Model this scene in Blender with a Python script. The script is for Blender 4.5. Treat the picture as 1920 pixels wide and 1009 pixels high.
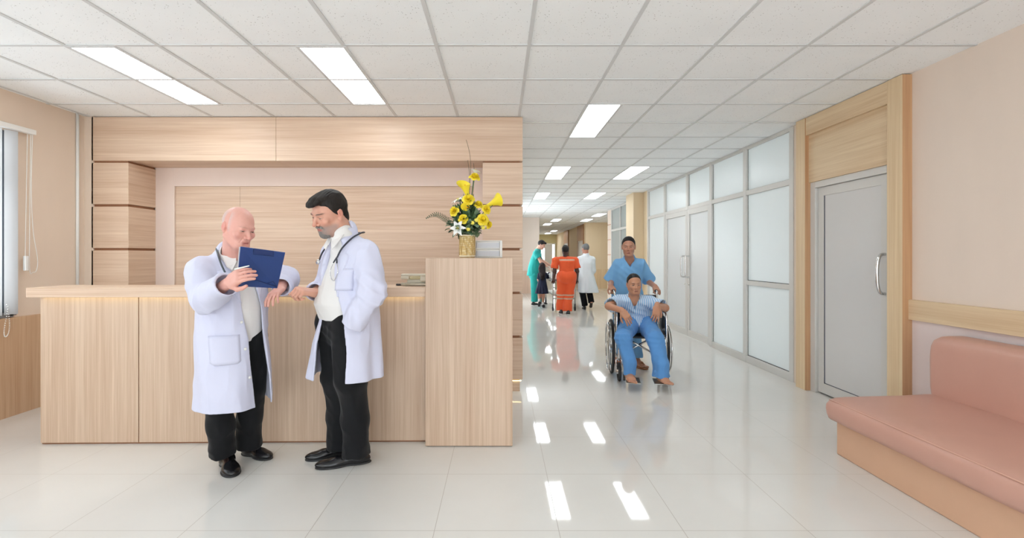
import bpy, math, random
import numpy as np
random.seed(7); rng = np.random.default_rng(11)
for _o in list(bpy.data.objects): bpy.data.objects.remove(_o)
SC = bpy.context.scene; COL = SC.collection
PI = math.pi

# ------------------------------------------------------------ camera, world, exposure
CAM_Z = 1.325
cd = bpy.data.cameras.new('camera'); cam = bpy.data.objects.new('camera', cd); COL.objects.link(cam)
cam.location = (0, 0, CAM_Z); cam.rotation_euler = (PI/2, 0, 0)
cd.sensor_width = 36; cd.lens = 36*900/1920; cd.shift_x = (960-937)/1920; cd.shift_y = -(504.5-480)/1920
cd.clip_start = 0.05; cd.clip_end = 100
SC.camera = cam
SC.view_settings.view_transform = 'Standard'; SC.view_settings.look = 'None'
SC.view_settings.gamma = 1; SC.view_settings.exposure = -0.32; SC.view_settings.use_curve_mapping = False
SC.cycles.use_denoising = True
SC.cycles.max_bounces = 10; SC.cycles.diffuse_bounces = 6; SC.cycles.sample_clamp_indirect = 8
W = bpy.data.worlds.new('sky'); SC.world = W; W.use_nodes = True
_bg = W.node_tree.nodes['Background']; _bg.inputs[0].default_value = (0.90, 0.96, 1.0, 1); _bg.inputs[1].default_value = 6.2
LAMP_E = 15.0      # ceiling fixture emission
LED_E = 5.0

def portal(loc, rot, sx, sy):          # guides the sky light through a window opening; adds no light
    l = bpy.data.lights.new('window_portal', 'AREA'); l.shape = 'RECTANGLE'; l.size = sx; l.size_y = sy
    l.cycles.is_portal = True
    o = bpy.data.objects.new('window_portal', l); COL.objects.link(o); o.location = loc; o.rotation_euler = rot

# ------------------------------------------------------------ mesh helpers
class MB:
    def __init__(s): s.v = []; s.f = []; s.n = 0; s.sm = []
    def add(s, v, f, smooth=False):
        v = np.asarray(v, float).reshape(-1, 3); b = s.n
        s.v.append(v); s.n += len(v)
        for q in f: s.f.append(tuple(int(i)+b for i in q)); s.sm.append(smooth)
        return s
    def box(s, x0, x1, y0, y1, z0, z1):
        v = [(x, y, z) for z in (z0, z1) for y in (y0, y1) for x in (x0, x1)]
        return s.add(v, [(0,2,3,1),(4,5,7,6),(0,1,5,4),(2,6,7,3),(0,4,6,2),(1,3,7,5)])
    def obox(s, c, ax, ay, az):      # oriented box: centre and three half vectors
        c, ax, ay, az = (np.array(t, float) for t in (c, ax, ay, az))
        v = [c+i*ax+j*ay+k*az for k in (-1,1) for j in (-1,1) for i in (-1,1)]
        return s.add(v, [(0,2,3,1),(4,5,7,6),(0,1,5,4),(2,6,7,3),(0,4,6,2),(1,3,7,5)])
    def grid(s, P, closed_u=False, closed_v=False, smooth=True):
        P = np.asarray(P, float); a, b = P.shape[:2]; f = []
        for i in range(a if closed_u else a-1):
            for j in range(b if closed_v else b-1):
                i2, j2 = (i+1) % a, (j+1) % b
                f.append((i*b+j, i2*b+j, i2*b+j2, i*b+j2))
        return s.add(P.reshape(-1, 3), f, smooth)
    def tube(s, pts, r, n=10, caps=True, closed=False):
        pts = [np.array(p, float) for p in pts]; m = len(pts)
        if not hasattr(r, '__len__'): r = [r]*m
        rings = []; u = None
        for i in range(m):
            if closed: t = pts[(i+1) % m]-pts[i-1]
            else: t = pts[min(i+1, m-1)]-pts[max(i-1, 0)]
            t = t/(np.linalg.norm(t)+1e-12)
            if u is None:
                u = np.cross(t, (0,0,1.0))
                if np.linalg.norm(u) < .1: u = np.cross(t, (1.0,0,0))
            u = u-t*np.dot(u, t); u /= np.linalg.norm(u)+1e-12; w = np.cross(t, u)
            rings.append([pts[i]+r[i]*(math.cos(a)*u+math.sin(a)*w) for a in np.linspace(0, 2*PI, n, endpoint=False)])
        b = s.n; s.grid(np.array(rings), closed_u=closed, closed_v=True)
        if caps and not closed:
            s.f.append(tuple(b+j for j in range(n))); s.sm.append(False)
            s.f.append(tuple(b+(m-1)*n+n-1-j for j in range(n))); s.sm.append(False)
        return s
    def lathe(s, prof, c=(0,0,0), n=24, axis=2):
        c = np.array(c, float); rings = []
        for r, h in prof:
            ring = []
            for a in np.linspace(0, 2*PI, n, endpoint=False):
                p = [0, 0, 0]; p[axis] = h; p[(axis+1) % 3] = r*math.cos(a); p[(axis+2) % 3] = r*math.sin(a)
                ring.append(c+p)
            rings.append(ring)
        return s.grid(np.array(rings), closed_v=True)
    def torus(s, c, R, r, ax, n=48, m=10):
        ax = np.array(ax, float); ax /= np.linalg.norm(ax)
        u = np.cross(ax, (0,0,1.0)); u = u/np.linalg.norm(u) if np.linalg.norm(u) > .1 else np.array((1.0,0,0)); w = np.cross(ax, u)
        P = [[np.array(c)+(R+r*math.cos(b))*(math.cos(a)*u+math.sin(a)*w)+r*math.sin(b)*ax for b in np.linspace(0, 2*PI, m, endpoint=False)] for a in np.linspace(0, 2*PI, n, endpoint=False)]
        return s.grid(np.array(P), True, True)

def ctr(pts, n=8, closed=False):      # Catmull-Rom through points
    P = [np.array(p, float) for p in pts]; out = []; m = len(P)
    for i in range(m if closed else m-1):
        p0 = P[i-1] if (i > 0 or closed) else P[0]; p1 = P[i]; p2 = P[(i+1) % m]; p3 = P[(i+2) % m] if (i+2 < m or closed) else P[-1]
        for k in range(n):
            t = k/n; out.append(.5*((2*p1)+(-p0+p2)*t+(2*p0-5*p1+4*p2-p3)*t*t+(-p0+3*p1-3*p2+p3)*t**3))
    if not closed: out.append(P[-1])
    return out

def mesh_of(name, v, f, mat, smooth=None):
    me = bpy.data.meshes.new(name)
    v = np.asarray(v, np.float32)
    if isinstance(f, np.ndarray):
        me.vertices.add(len(v)); me.vertices.foreach_set('co', v.ravel())
        me.loops.add(f.size); me.loops.foreach_set('vertex_index', f.ravel().astype(np.int32))
        me.polygons.add(len(f)); me.polygons.foreach_set('loop_start', np.arange(0, f.size, 4, dtype=np.int32))
        me.update(calc_edges=True)
        me.polygons.foreach_set('use_smooth', np.ones(len(f), bool))
    else:
        me.from_pydata(v.tolist(), [], f)
        if smooth is not None: me.polygons.foreach_set('use_smooth', np.array(smooth, bool))
    if mat: me.materials.append(mat)
    me.update(); return me

def obj(name, mb, mat, parent=None, bevel=0, local=False, kind=None):
    v = np.concatenate(mb.v)
    if parent is not None and not local: v = v-base_of(parent)
    me = mesh_of(name, v, mb.f, mat, mb.sm)
    o = bpy.data.objects.new(name, me); COL.objects.link(o)
    if parent is not None: o.parent = parent
    if bevel:
        m = o.modifiers.new('bevel', 'BEVEL'); m.width = bevel; m.segments = 2; m.limit_method = 'ANGLE'; m.harden_normals = False
    if kind: o['kind'] = kind
    return o

def base_of(p):
    b = np.zeros(3)
    while p is not None: b = b+np.array(p.location); p = p.parent
    return b

def thing(name, label, cat, loc=(0,0,0), group=None, rz=0):
    o = bpy.data.objects.new(name, None); COL.objects.link(o); o.location = loc; o.rotation_euler = (0,0,rz)
    o.empty_display_size = .1
    o['label'] = label; o['category'] = cat
    if group: o['group'] = group
    return o
def tag(o, label, cat, group=None):
    o['label'] = label; o['category'] = cat
    if group: o['group'] = group
    return o
def struct_root(name, loc=(0,0,0)):
    o = bpy.data.objects.new(name, None); COL.objects.link(o); o.location = loc; o['kind'] = 'structure'; return o
def kids(o): return [c for c in bpy.data.objects if c.parent == o]
def dup(root, loc, rz=None, label=None, group=None):
    r = root.copy(); COL.objects.link(r); r.location = loc
    if rz is not None: r.rotation_euler = (0,0,rz)
    if label: r['label'] = label
    if group: r['group'] = group
    for ch in kids(root):
        c = ch.copy(); COL.objects.link(c); c.parent = r
        for g in kids(ch):
            d = g.copy(); COL.objects.link(d); d.parent = c
    return r
def at(px, py, Y):       # the point at depth Y metres seen at this place in the photo (for measuring positions)
    return np.array(((px-937)/900*Y, Y, CAM_Z+(480-py)/900*Y))

# ------------------------------------------------------------ materials
def lin(r, g, b):
    return tuple((c/255/12.92 if c/255 <= .04045 else ((c/255+.055)/1.055)**2.4) for c in (r, g, b))+(1,)
class NT:
    def __init__(s, name):
        s.m = bpy.data.materials.new(name); s.m.use_nodes = True; s.t = s.m.node_tree; s.N = s.t.nodes; s.L = s.t.links
        s.b = s.N['Principled BSDF']; s.out = s.N['Material Output']
    def n(s, typ, **kw):
        x = s.N.new(typ)
        for k, v in kw.items():
            if k.startswith('i_'): x.inputs[int(k[2:]) if k[2:].isdigit() else k[2:]].default_value = v
            else: setattr(x, k, v)
        return x
    def l(s, a, b): s.L.new(a, b)
    def math(s, op, a, b=None, c=None):
        x = s.n('ShaderNodeMath', operation=op)
        for i, q in enumerate((a, b, c)):
            if q is None: continue
            if isinstance(q, (int, float)): x.inputs[i].default_value = q
            else: s.l(q, x.inputs[i])
        return x.outputs[0]
    def mix(s, fac, a, b):
        x = s.n('ShaderNodeMix', data_type='RGBA')
        for i, q in ((0, fac), (6, a), (7, b)):
            if isinstance(q, (int, float, tuple)): x.inputs[i].default_value = q
            else: s.l(q, x.inputs[i])
        return x.outputs[2]
    def bump(s, h, st=.2, d=.01):
        x = s.n('ShaderNodeBump'); x.inputs['Strength'].default_value = st; x.inputs['Distance'].default_value = d
        s.l(h, x.inputs['Height']); s.l(x.outputs[0], s.b.inputs['Normal'])
    def coord(s, scale=(1,1,1), loc=(0,0,0), src='Object'):
        tc = s.n('ShaderNodeTexCoord'); mp = s.n('ShaderNodeMapping'); mp.inputs['Scale'].default_value = scale; mp.inputs['Location'].default_value = loc
        s.l(tc.outputs[src], mp.inputs[0]); return mp.outputs[0]
    def noise(s, vec, scale=1, detail=3, rough=.5, out=0):
        x = s.n('ShaderNodeTexNoise'); x.inputs['Scale'].default_value = scale; x.inputs['Detail'].default_value = detail; x.inputs['Roughness'].default_value = rough
        s.l(vec, x.inputs[0]); return x.outputs[out]
    def ramp(s, f, a, b):
        x = s.n('ShaderNodeMapRange'); x.inputs[1].default_value = a; x.inputs[2].default_value = b; s.l(f, x.inputs[0]); return x.outputs[0]

def plain(name, col, rough=.5, metal=0, noise=0, bump=0, bscale=200, spec=.5, emit=None):
    t = NT(name); t.b.inputs['Roughness'].default_value = rough; t.b.inputs['Metallic'].default_value = metal
    t.b.inputs['Specular IOR Level'].default_value = spec
    c = lin(*col)
    nz = t.noise(t.coord(), 6, 3)
    dk = tuple(x*(1-(noise or .04)) for x in c[:3])+(1,)
    t.l(t.mix(nz, dk, c), t.b.inputs['Base Color'])
    if bump: t.bump(t.noise(t.coord(), bscale, 2), bump, .002)
    if emit:
        t.b.inputs['Emission Color'].default_value = lin(*emit[0]); t.b.inputs['Emission Strength'].default_value = emit[1]
    return t.m

def wood(name, grain, light, dark, rough=.42):
    t = NT(name); t.b.inputs['Roughness'].default_value = rough
    s1 = [45, 45, 45]; s1[grain] = .9; s2 = [210, 210, 210]; s2[grain] = 2.5; s3 = [9, 9, 9]; s3[grain] = .35
    a = t.noise(t.coord(s1), 1, 4, .6); b = t.noise(t.coord(s2, (3,1,2)), 1, 2, .6); c = t.noise(t.coord(s3, (7,4,1)), 1, 2, .5)
    f = t.math('ADD', t.math('MULTIPLY', a, .5), t.math('ADD', t.math('MULTIPLY', b, .28), t.math('MULTIPLY', c, .34)))
    f = t.ramp(f, .40, .72)
    t.l(t.mix(f, lin(*dark), lin(*light)), t.b.inputs['Base Color'])
    t.bump(b, .05, .001)
    return t.m

M = {}
WL, WD = (226, 203, 180), (198, 166, 139)
M['wood_h'] = wood('light_ash_laminate_horizontal', 0, WL, WD)
M['wood_v'] = wood('light_ash_laminate_vertical', 2, (216, 193, 170), (184, 154, 129))
M['wood_y'] = wood('light_ash_laminate_lengthwise', 1, (228, 206, 172), (203, 172, 134))
M['wood_side'] = wood('darker_ash_ends', 2, (206, 166, 126), (184, 140, 102))
M['wood_jamb'] = wood('pale_oak_laminate_upright', 2, (230, 208, 172), (206, 176, 136))
M['wood_wain'] = wood('wainscot_laminate', 2, (214, 184, 152), (186, 150, 118))
M['groove'] = plain('groove_wood', (150, 104, 74), .6)

def wall_mat(name, c, bump=.15):
    t = NT(name); t.b.inputs['Roughness'].default_value = .75; cc = lin(*c)
    nz = t.noise(t.coord((3, 3, .7)), 2, 3); t.l(t.mix(nz, tuple(x*.93 for x in cc[:3])+(1,), cc), t.b.inputs['Base Color'])
    t.bump(t.noise(t.coord((60, 60, 9)), 4, 3), bump, .002); return t.m
M['peach'] = wall_mat('peach_wallpaper', (230, 214, 200))
M['peach_low'] = wall_mat('lilac_grey_wallpaper', (226, 212, 210))
M['cream'] = wall_mat('cream_wallpaper', (230, 212, 194))
M['pinkish'] = wall_mat('pinkish_fabric_wallpaper', (234, 216, 205))
M['yellow_cream'] = wall_mat('yellow_cream_paint', (228, 208, 176))
M['outer'] = wall_mat('white_paint', (225, 225, 222))

def ceiling_mat():
    t = NT('mineral_fibre_ceiling_tile'); t.b.inputs['Roughness'].default_value = .9
    v = t.n('ShaderNodeTexVoronoi'); v.inputs['Scale'].default_value = 55; v.inputs['Randomness'].default_value = 1
    wv = t.coord((1, .8, 1)); t.l(wv, v.inputs['Vector'])
    th = t.math('MULTIPLY', t.noise(t.coord(), 9, 2), .30)
    spot = t.math('LESS_THAN', v.outputs['Distance'], t.math('SUBTRACT', th, .02))
    lf = t.noise(t.coord(), 3, 2)
    base = t.mix(lf, lin(240, 244, 246), lin(248, 251, 252))
    t.l(t.mix(t.math('MULTIPLY', spot, .6), base, lin(158, 158, 158)), t.b.inputs['Base Color'])
    t.bump(t.noise(t.coord(), 160, 2), .25, .002); return t.m
M['ceiling'] = ceiling_mat()
M['tbar'] = plain('ceiling_grid_grey', (212, 214, 215), .5)

def floor_mat():
    t = NT('polished_porcelain_tile'); g = t.n('ShaderNodeNewGeometry'); sp = t.n('ShaderNodeSeparateXYZ'); t.l(g.outputs['Position'], sp.inputs[0])
    def line(o, ph):
        a = t.math('FRACT', t.math('ADD', t.math('DIVIDE', t.math('SUBTRACT', o, ph), .6), 100.5))
        return t.math('LESS_THAN', t.math('ABSOLUTE', t.math('SUBTRACT', a, .5)), .0026)
    gr = t.math('MAXIMUM', line(sp.outputs[0], .285), line(sp.outputs[1], 2.915))
    nz = t.noise(t.coord(), 1.2, 4, .6)
    base = t.mix(nz, lin(213, 212, 207), lin(226, 224, 220))
    t.l(t.mix(gr, base, lin(168, 162, 154)), t.b.inputs['Base Color'])
    t.l(t.math('ADD', t.math('MULTIPLY', gr, .4), .045), t.b.inputs['Roughness'])
    t.b.inputs['IOR'].default_value = 1.55
    t.bump(t.noise(t.coord(), 1.6, 2), .02, .02); return t.m
M['floor'] = floor_mat()
M['alu'] = plain('satin_aluminium', (212, 210, 206), .42, .1)
M['alu_dark'] = plain('grey_aluminium', (140, 145, 152), .4, .5)
M['chrome'] = plain('polished_chrome', (215, 215, 215), .15, 1)
M['steel'] = plain('brushed_steel', (170, 168, 162), .3, .9)
M['white_plastic'] = plain('white_plastic', (235, 235, 232), .4)
M['rubber'] = plain('black_rubber', (38, 38, 40), .6)
M['black'] = plain('black_vinyl', (28, 28, 32), .5)
def frosted(name, c, tr):
    t = NT(name); t.N.remove(t.b)
    nz = t.noise(t.coord(), 1.5, 2); cc = lin(*c)
    col = t.mix(nz, tuple(x*.96 for x in cc[:3])+(1,), cc)
    d = t.n('ShaderNodeBsdfDiffuse'); tl = t.n('ShaderNodeBsdfTranslucent'); gl = t.n('ShaderNodeBsdfGlossy'); gl.inputs['Roughness'].default_value = .3
    t.l(col, d.inputs[0]); t.l(col, tl.inputs[0])
    m1 = t.n('ShaderNodeMixShader'); m1.inputs[0].default_value = tr; t.l(d.outputs[0], m1.inputs[1]); t.l(tl.outputs[0], m1.inputs[2])
    fr = t.n('ShaderNodeFresnel'); fr.inputs[0].default_value = 1.45
    m2 = t.n('ShaderNodeMixShader'); t.l(fr.outputs[0], m2.inputs[0]); t.l(m1.outputs[0], m2.inputs[1]); t.l(gl.outputs[0], m2.inputs[2])
    t.l(m2.outputs[0], t.out.inputs[0]); return t.m
M['frost'] = frosted('frosted_glass', (238, 242, 242), .40)
M['frost_door'] = frosted('frosted_door_glass', (214, 213, 212), .0)
M['sheer'] = frosted('white_vertical_blind_fabric', (248, 249, 250), .8)
def glow(name, c, e):
    t = NT(name); t.N.remove(t.b); em = t.n('ShaderNodeEmission'); em.inputs[0].default_value = lin(*c); em.inputs[1].default_value = e
    t.l(em.outputs[0], t.out.inputs[0]); return t.m
M['lamp'] = glow('fluorescent_light', (246, 252, 255), LAMP_E)
M['led'] = glow('warm_led_strip', (255, 236, 170), LED_E)
M['vinyl'] = plain('salmon_vinyl', (204, 158, 142), .38, noise=.08, bump=.12, bscale=260)
M['vinyl_base'] = plain('tan_vinyl', (218, 176, 146), .5, noise=.1, bump=.12, bscale=260)
# ============================================================ THE SETTING
H = 2.69; XL, XR = -4.06, 3.08
YB = 4.69; YF = -3.6
obj('floor', MB().box(-4.4, 3.9, -3.9, 5.3, -.12, 0).box(0, 3.9, 5.3, 9.9, -.12, 0).box(0, 5.6, 9.9, 33, -.12, 0), M['floor'], kind='structure')
obj('ceiling', MB().box(-4.4, 3.9, -3.9, 5.3, H, H+.12).box(0, 3.9, 5.3, 9.9, H, H+.12).box(0, 5.6, 9.9, 33, H, H+.12), M['ceiling'], kind='structure')
tb = MB()
k = -8
while .19+.6*k < 6:
    x = .19+.6*k
    if x > XL: tb.box(x-.012, x+.012, YF, YB-.005 if x < .2 else 30, H-.006, H+.001)
    k += 1
k = -11
while 3.105+.6*k < 30:
    y = 3.105+.6*k
    tb.box(XL if y < YB else .23, 3.08 if y < 10 else 5.5, y-.012, y+.012, H-.005, H+.001); k += 1
obj('trim_1', tb, M['tbar'], kind='structure')           # suspended ceiling grid

# left wall with its window opening
WY0, WY1, WZ0, WZ1 = -3.0, 3.99, .86, 2.36
wl = MB()
wl.box(XL-.2, XL, YF, WY0, 0, H).box(XL-.2, XL, WY1, YB+.02, 0, H).box(XL-.2, XL, WY0, WY1, WZ1, H).box(XL-.2, XL, WY0, WY1, 0, WZ0)
obj('wall_left', wl, M['cream'], kind='structure')
obj('baseboard_left', MB().box(XL, XL+.03, YF, YB, 0, .815), M['wood_wain'], kind='structure')   # full-height wainscot board
win = struct_root('window_1', (XL, 2.2, WZ0))
fr = MB()
for y in (WY0, -1.6, -.2, 1.2, 2.6, WY1-.05): fr.box(XL-.11, XL-.03, y, y+.05, WZ0, WZ1)
for z in (WZ0, WZ1-.05, 1.96): fr.box(XL-.108, XL-.032, WY0+.001, WY1-.001, z+.001, z+.049)
obj('window_frame', fr, M['alu_dark'], win)
obj('window_trim', MB().box(XL-.03, XL+.018, WY1-.03, WY1+.025, WZ0-.03, WZ1).box(XL-.03, XL+.018, WY0, WY1, WZ0-.04, WZ0), M['alu_dark'], win)
def glass():
    t = NT('clear_window_glass'); t.N.remove(t.b); a = t.n('ShaderNodeBsdfTransparent'); b = t.n('ShaderNodeBsdfGlossy'); b.inputs['Roughness'].default_value = .02
    m = t.n('ShaderNodeMixShader'); m.inputs[0].default_value = .06; t.l(a.outputs[0], m.inputs[1]); t.l(b.outputs[0], m.inputs[2]); t.l(m.outputs[0], t.out.inputs[0]); return t.m
M['glass'] = glass()
obj('window_pane', MB().box(XL-.075, XL-.07, WY0+.02, WY1-.02, WZ0+.02, WZ1-.02), M['glass'], win)
portal((XL-.19, (WY0+WY1)/2, (WZ0+WZ1)/2), (0, -PI/2, 0), WZ1-WZ0, WY1-WY0)

# wall behind the camera; unseen glazed opening added for daylight fill
FX0, FX1 = -3.4, 2.6
wf = MB().box(XL-.2, FX0, YF-.2, YF, 0, H).box(FX1, XR+.2, YF-.2, YF, 0, H).box(FX0, FX1, YF-.2, YF, 2.45, H)
obj('wall_front', wf, M['cream'], kind='structure')
wn = struct_root('added_window_2', (0, YF, 0)); fr = MB()
for i in range(6): x = FX0+(FX1-FX0-.05)*i/5; fr.box(x, x+.05, YF-.1, YF-.04, 0, 2.45)
for z in (0, 2.0, 2.4): fr.box(FX0, FX1, YF-.1, YF-.04, z, z+.05)
obj('window_frame', fr, M['alu'], wn)
obj('window_pane', MB().box(FX0, FX1, YF-.075, YF-.07, .03, 2.42), M['glass'], wn)
portal(((FX0+FX1)/2, YF-.19, 1.22), (PI/2, 0, PI), FX1-FX0, 2.4)

# wall behind the reception, wall along the corridor's left, far walls
wb = MB().box(XL-.2, -3.975, YB, YB+.55, 0, H).box(XL-.2, .2, YB+.40, YB+.55, 0, H)
obj('wall_back', wb, M['cream'], kind='structure')
obj('wall_corridor', MB().box(.05, .2, YB+.55, 9.2, 0, H).box(.05, .2, 15.2, 17, 0, H).box(.05, .2, 9.2, 15.2, 2.3, H).box(.05, .2, 9.2, 15.2, 0, .3), M['cream'], kind='structure')
wn = struct_root('added_window_3', (.1, 12.2, .3)); fr = MB()  # unseen window, half clear, added to bring daylight into the corridor
for i in range(5): y = 9.2+5.95*i/4; fr.box(.1, .16, y, y+.05, .3, 2.3)
fr.box(.1, .16, 9.2, 15.2, .3, .36).box(.1, .16, 9.2, 15.2, 2.24, 2.3)
obj('window_frame', fr, M['alu'], wn)
obj('window_pane', MB().box(.125, .13, 9.2, 12.1, .34, 2.26), frosted('added_corridor_glass', (240, 240, 238), .6), wn)
obj('window_pane', MB().box(.125, .13, 12.1, 15.2, .34, 2.26), M['glass'], wn)
portal((.045, 12.2, 1.3), (0, -PI/2, 0), 2.0, 6.0)
blk = struct_root('wall_far_left', (.8, 17, 0))
obj('wall_face', MB().box(.05, 1.40, 17, 17.4, .8, H), wall_mat('lightened_pink_wall', (247, 235, 226)), blk)  # wall colour made paler to stand for the light falling on it
obj('wainscot', MB().box(.05, 1.405, 16.985, 17.4, 0, .8), wood('pinkish_wainscot_laminate', 2, (232, 206, 188), (220, 190, 170)), blk)
obj('wall_far_passage', MB().box(1.25, 1.40, 17.4, 30.6, 0, H), M['yellow_cream'], kind='structure')

# right side: wall, wood portal, glazed partition, pillar, far windows
obj('wall_right', MB().box(XR, XR+.16, YF, 3.66, .85, H).box(XR+.04, XR+.16, 3.66, 4.80, 2.05, H).box(XR, XR+.16, 4.80, 5.06, 0, H), M['peach'], kind='structure')
obj('wall_right_lower', MB().box(XR, XR+.16, YF, 3.66, 0, .85), M['peach_low'], kind='structure')
obj('baseboard_right', MB().box(XR-.028, XR+.001, YF, 3.587, .85, 1.0), M['wood_y'], bevel=.002, kind='structure')   # crash rail

ent = struct_root('door_1', (3.06, 4.2, 0))
def casing():
    m = MB(); m.box(3.008, XR+.10, 3.587, 3.73, 0, H-.006); m.box(3.008, XR+.10, 4.733, 4.878, 0, H-.006); return m
obj('door_casing', casing(), M['wood_jamb'], ent, bevel=.002)
obj('casing_return', MB().box(3.009, XR+.001, 3.5845, 3.587, 0, H-.008).box(3.009, XR, 4.7305, 4.733, 0, H-.008), M['wood_side'], ent)  # end faces in a darker wood tone
obj('top_board', MB().box(3.016, XR+.1, 3.73, 4.733, 2.51, H-.006), M['wood_y'], ent, bevel=.002)
obj('transom_panel', MB().box(3.045, XR+.1, 3.73, 4.733, 2.045, 2.51), M['wood_y'], ent)
f = MB()
f.box(3.062, 3.15, 4.66, 4.733, 0, 2.045).box(3.062, 3.15, 3.73, 3.80, 0, 2.045).box(3.062, 3.15, 3.80, 4.66, 1.985, 2.045)
obj('door_frame', f, M['alu'], ent, bevel=.003)
leaf = obj('door_leaf', MB().box(3.10, 3.14, 3.80, 4.66, .02, 1.985).box(3.088, 3.1, 4.575, 4.655, .015, 1.98).box(3.088, 3.1, 3.805, 3.885, .015, 1.98).box(3.088, 3.1, 3.885, 4.575, .015, .11).box(3.088, 3.1, 3.885, 4.575, 1.90, 1.98), M['alu'], ent)
obj('door_glass', MB().box(3.095, 3.101, 3.885, 4.575, .11, 1.90), M['frost_door'], leaf)
obj('glass_gasket', MB().box(3.0925, 3.0965, 4.567, 4.575, .11, 1.9).box(3.0925, 3.0965, 3.885, 4.575, .11, .116), plain('dark_gasket', (50, 58, 78), .5), leaf)
hd = MB().tube(ctr([(3.098, 3.845, 1.34), (3.05, 3.845, 1.33), (3.028, 3.845, 1.27), (3.022, 3.845, 1.18), (3.028, 3.845, 1.09), (3.05, 3.845, 1.03), (3.098, 3.845, 1.02)], 6), .013, 10)
obj('door_handle', hd, M['chrome'], leaf)

gp = struct_root('window_4', (3.1, 7.5, 0))
ys = [5.06, 6.026, 7.0, 7.886, 8.96, 9.97]
g = MB(); X0, X1 = 3.075, 3.135
g.box(X0, X1, 5.06, 9.97, H-.04, H-.002)
g.box(X0, X1, 5.06, 9.97, 2.08, 2.14)
g.box(X0, X1, 5.06, 7.0, 0, .085).box(X0, X1, 8.96, 9.97, 0, .085)
for y in ys: g.box(X0-.004, X1, y-.036, y+.036, 0 if y != 7.886 else 2.08, H-.002)
g.box(X0, X1, 5.06, 6.026, .965, 1.02)
obj('window_frame', g, M['alu'], gp, bevel=.003)
for i in range(5):
    obj('transom_pane', MB().box(3.102, 3.108, ys[i]+.028, ys[i+1]-.028, 2.14, H-.04), M['frost'], gp)
obj('side_pane', MB().box(3.102, 3.108, 5.088, 5.998, 1.02, 2.08), M['frost'], gp)
obj('side_pane', MB().box(3.102, 3.108, 5.088, 5.998, .085, .965), M['frost'], gp)
obj('side_pane', MB().box(3.102, 3.108, 6.054, 6.972, .085, 2.08), M['frost'], gp)
obj('side_pane', MB().box(3.102, 3.108, 8.988, 9.942, .085, 2.08), M['frost'], gp)
gk = MB()
for y, a, b in ((5.998, .085, .965), (5.998, 1.02, 2.08), (5.998, 2.14, 2.65), (6.972, .085, 2.08), (6.972, 2.14, 2.65), (7.858, 2.14, 2.65)):
    gk.box(3.096, 3.101, y-.008, y, a, b)
for a in (.085, 1.02, 2.14): gk.box(3.096, 3.101, 5.088, 5.998, a, a+.006)
obj('glass_gasket', gk, M['rubber'], gp)
dd = struct_root('door_2', (3.1, 8, 0))
for a, b, hy in ((7.03, 7.882, 7.80), (7.89, 8.93, 7.975)):
    lf = obj('door_leaf', MB().box(3.078, 3.125, a, a+.075, .01, 2.08).box(3.078, 3.125, b-.075, b, .01, 2.08).box(3.078, 3.125, a+.075, b-.075, .01, .12).box(3.078, 3.125, a+.075, b-.075, 2.0, 2.08), M['alu'], dd, bevel=.002)
    obj('door_glass', MB().box(3.10, 3.106, a+.075, b-.075, .12, 2.0), frosted('frosted_leaf_glass', (230, 232, 232), .3), lf)
    obj('door_handle', MB().tube(ctr([(3.08, hy, 1.32), (3.03, hy, 1.32), (3.015, hy, 1.28), (3.015, hy, 1.02), (3.03, hy, .98), (3.08, hy, .98)], 5), .013, 10), M['chrome'], lf)
    obj('door_lock', MB().lathe([(0, -.004), (.014, -.004), (.014, .004), (0, .004)], (3.075, hy, .86), 12, 0), M['chrome'], lf)

# room behind the frosted glass and the shut door
obj('wall_far_right', MB().box(XR+.16, 3.9, 4.9, 5.0, 0, H).box(XR+.16, 5.5, 9.97, 10.1, 0, H), M['outer'], kind='structure')
obj('wall_behind_door', MB().box(3.2, 3.3, 3.6, 4.9, 0, H), M['outer'], kind='structure')

# pillar past the partition, tall windows, tiled corner, far rooms
obj('wall_pillar', MB().box(2.87, 3.3, 10.3, 10.9, 0, H).box(3.08, 3.3, 9.99, 10.3, 0, H), M['yellow_cream'], kind='structure')
w5 = struct_root('window_5', (3.25, 12.6, 0)); fr = MB()
for y in (10.9, 11.85, 12.75, 13.75): fr.box(3.2, 3.27, y, y+.07, 0, H)
for z in (0, 1.02, 2.02, H-.06): fr.box(3.204, 3.266, 10.902, 13.818, z+.001, z+.059)
obj('window_frame', fr, M['alu'], w5)
obj('window_pane', MB().box(3.235, 3.24, 10.95, 13.8, .05, H-.05), frosted('grey_tinted_glass', (190, 198, 196), .3), w5)
til = struct_root('wall_tiled_corner', (3.9, 17, 0))
for i in range(6): obj('tile_block', MB().box(3.28, 4.0, 13.9, 14.6, .02+.45*i, .45*(i+1)), M['peach'], til, bevel=.01)
obj('tile_backing', MB().box(3.29, 3.99, 13.91, 14.59, 0, H), plain('orange_brown_grout', (196, 136, 108), .6), til)
fb = struct_root('wall_far_block', (3.9, 19.6, 0))
obj('wall_face', MB().box(3.5, 5.5, 19.6, 19.9, .78, H), M['yellow_cream'], fb)
obj('wainscot', MB().box(3.49, 5.5, 19.58, 19.9, 0, .78), M['wood_jamb'], fb)
obj('wall_far_side', MB().box(5.4, 5.5, 10.1, 20, 0, H), M['yellow_cream'], kind='structure')
obj('wall_passage_right', MB().box(3.62, 3.8, 19.9, 30.6, 0, H), M['yellow_cream'], kind='structure')
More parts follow.
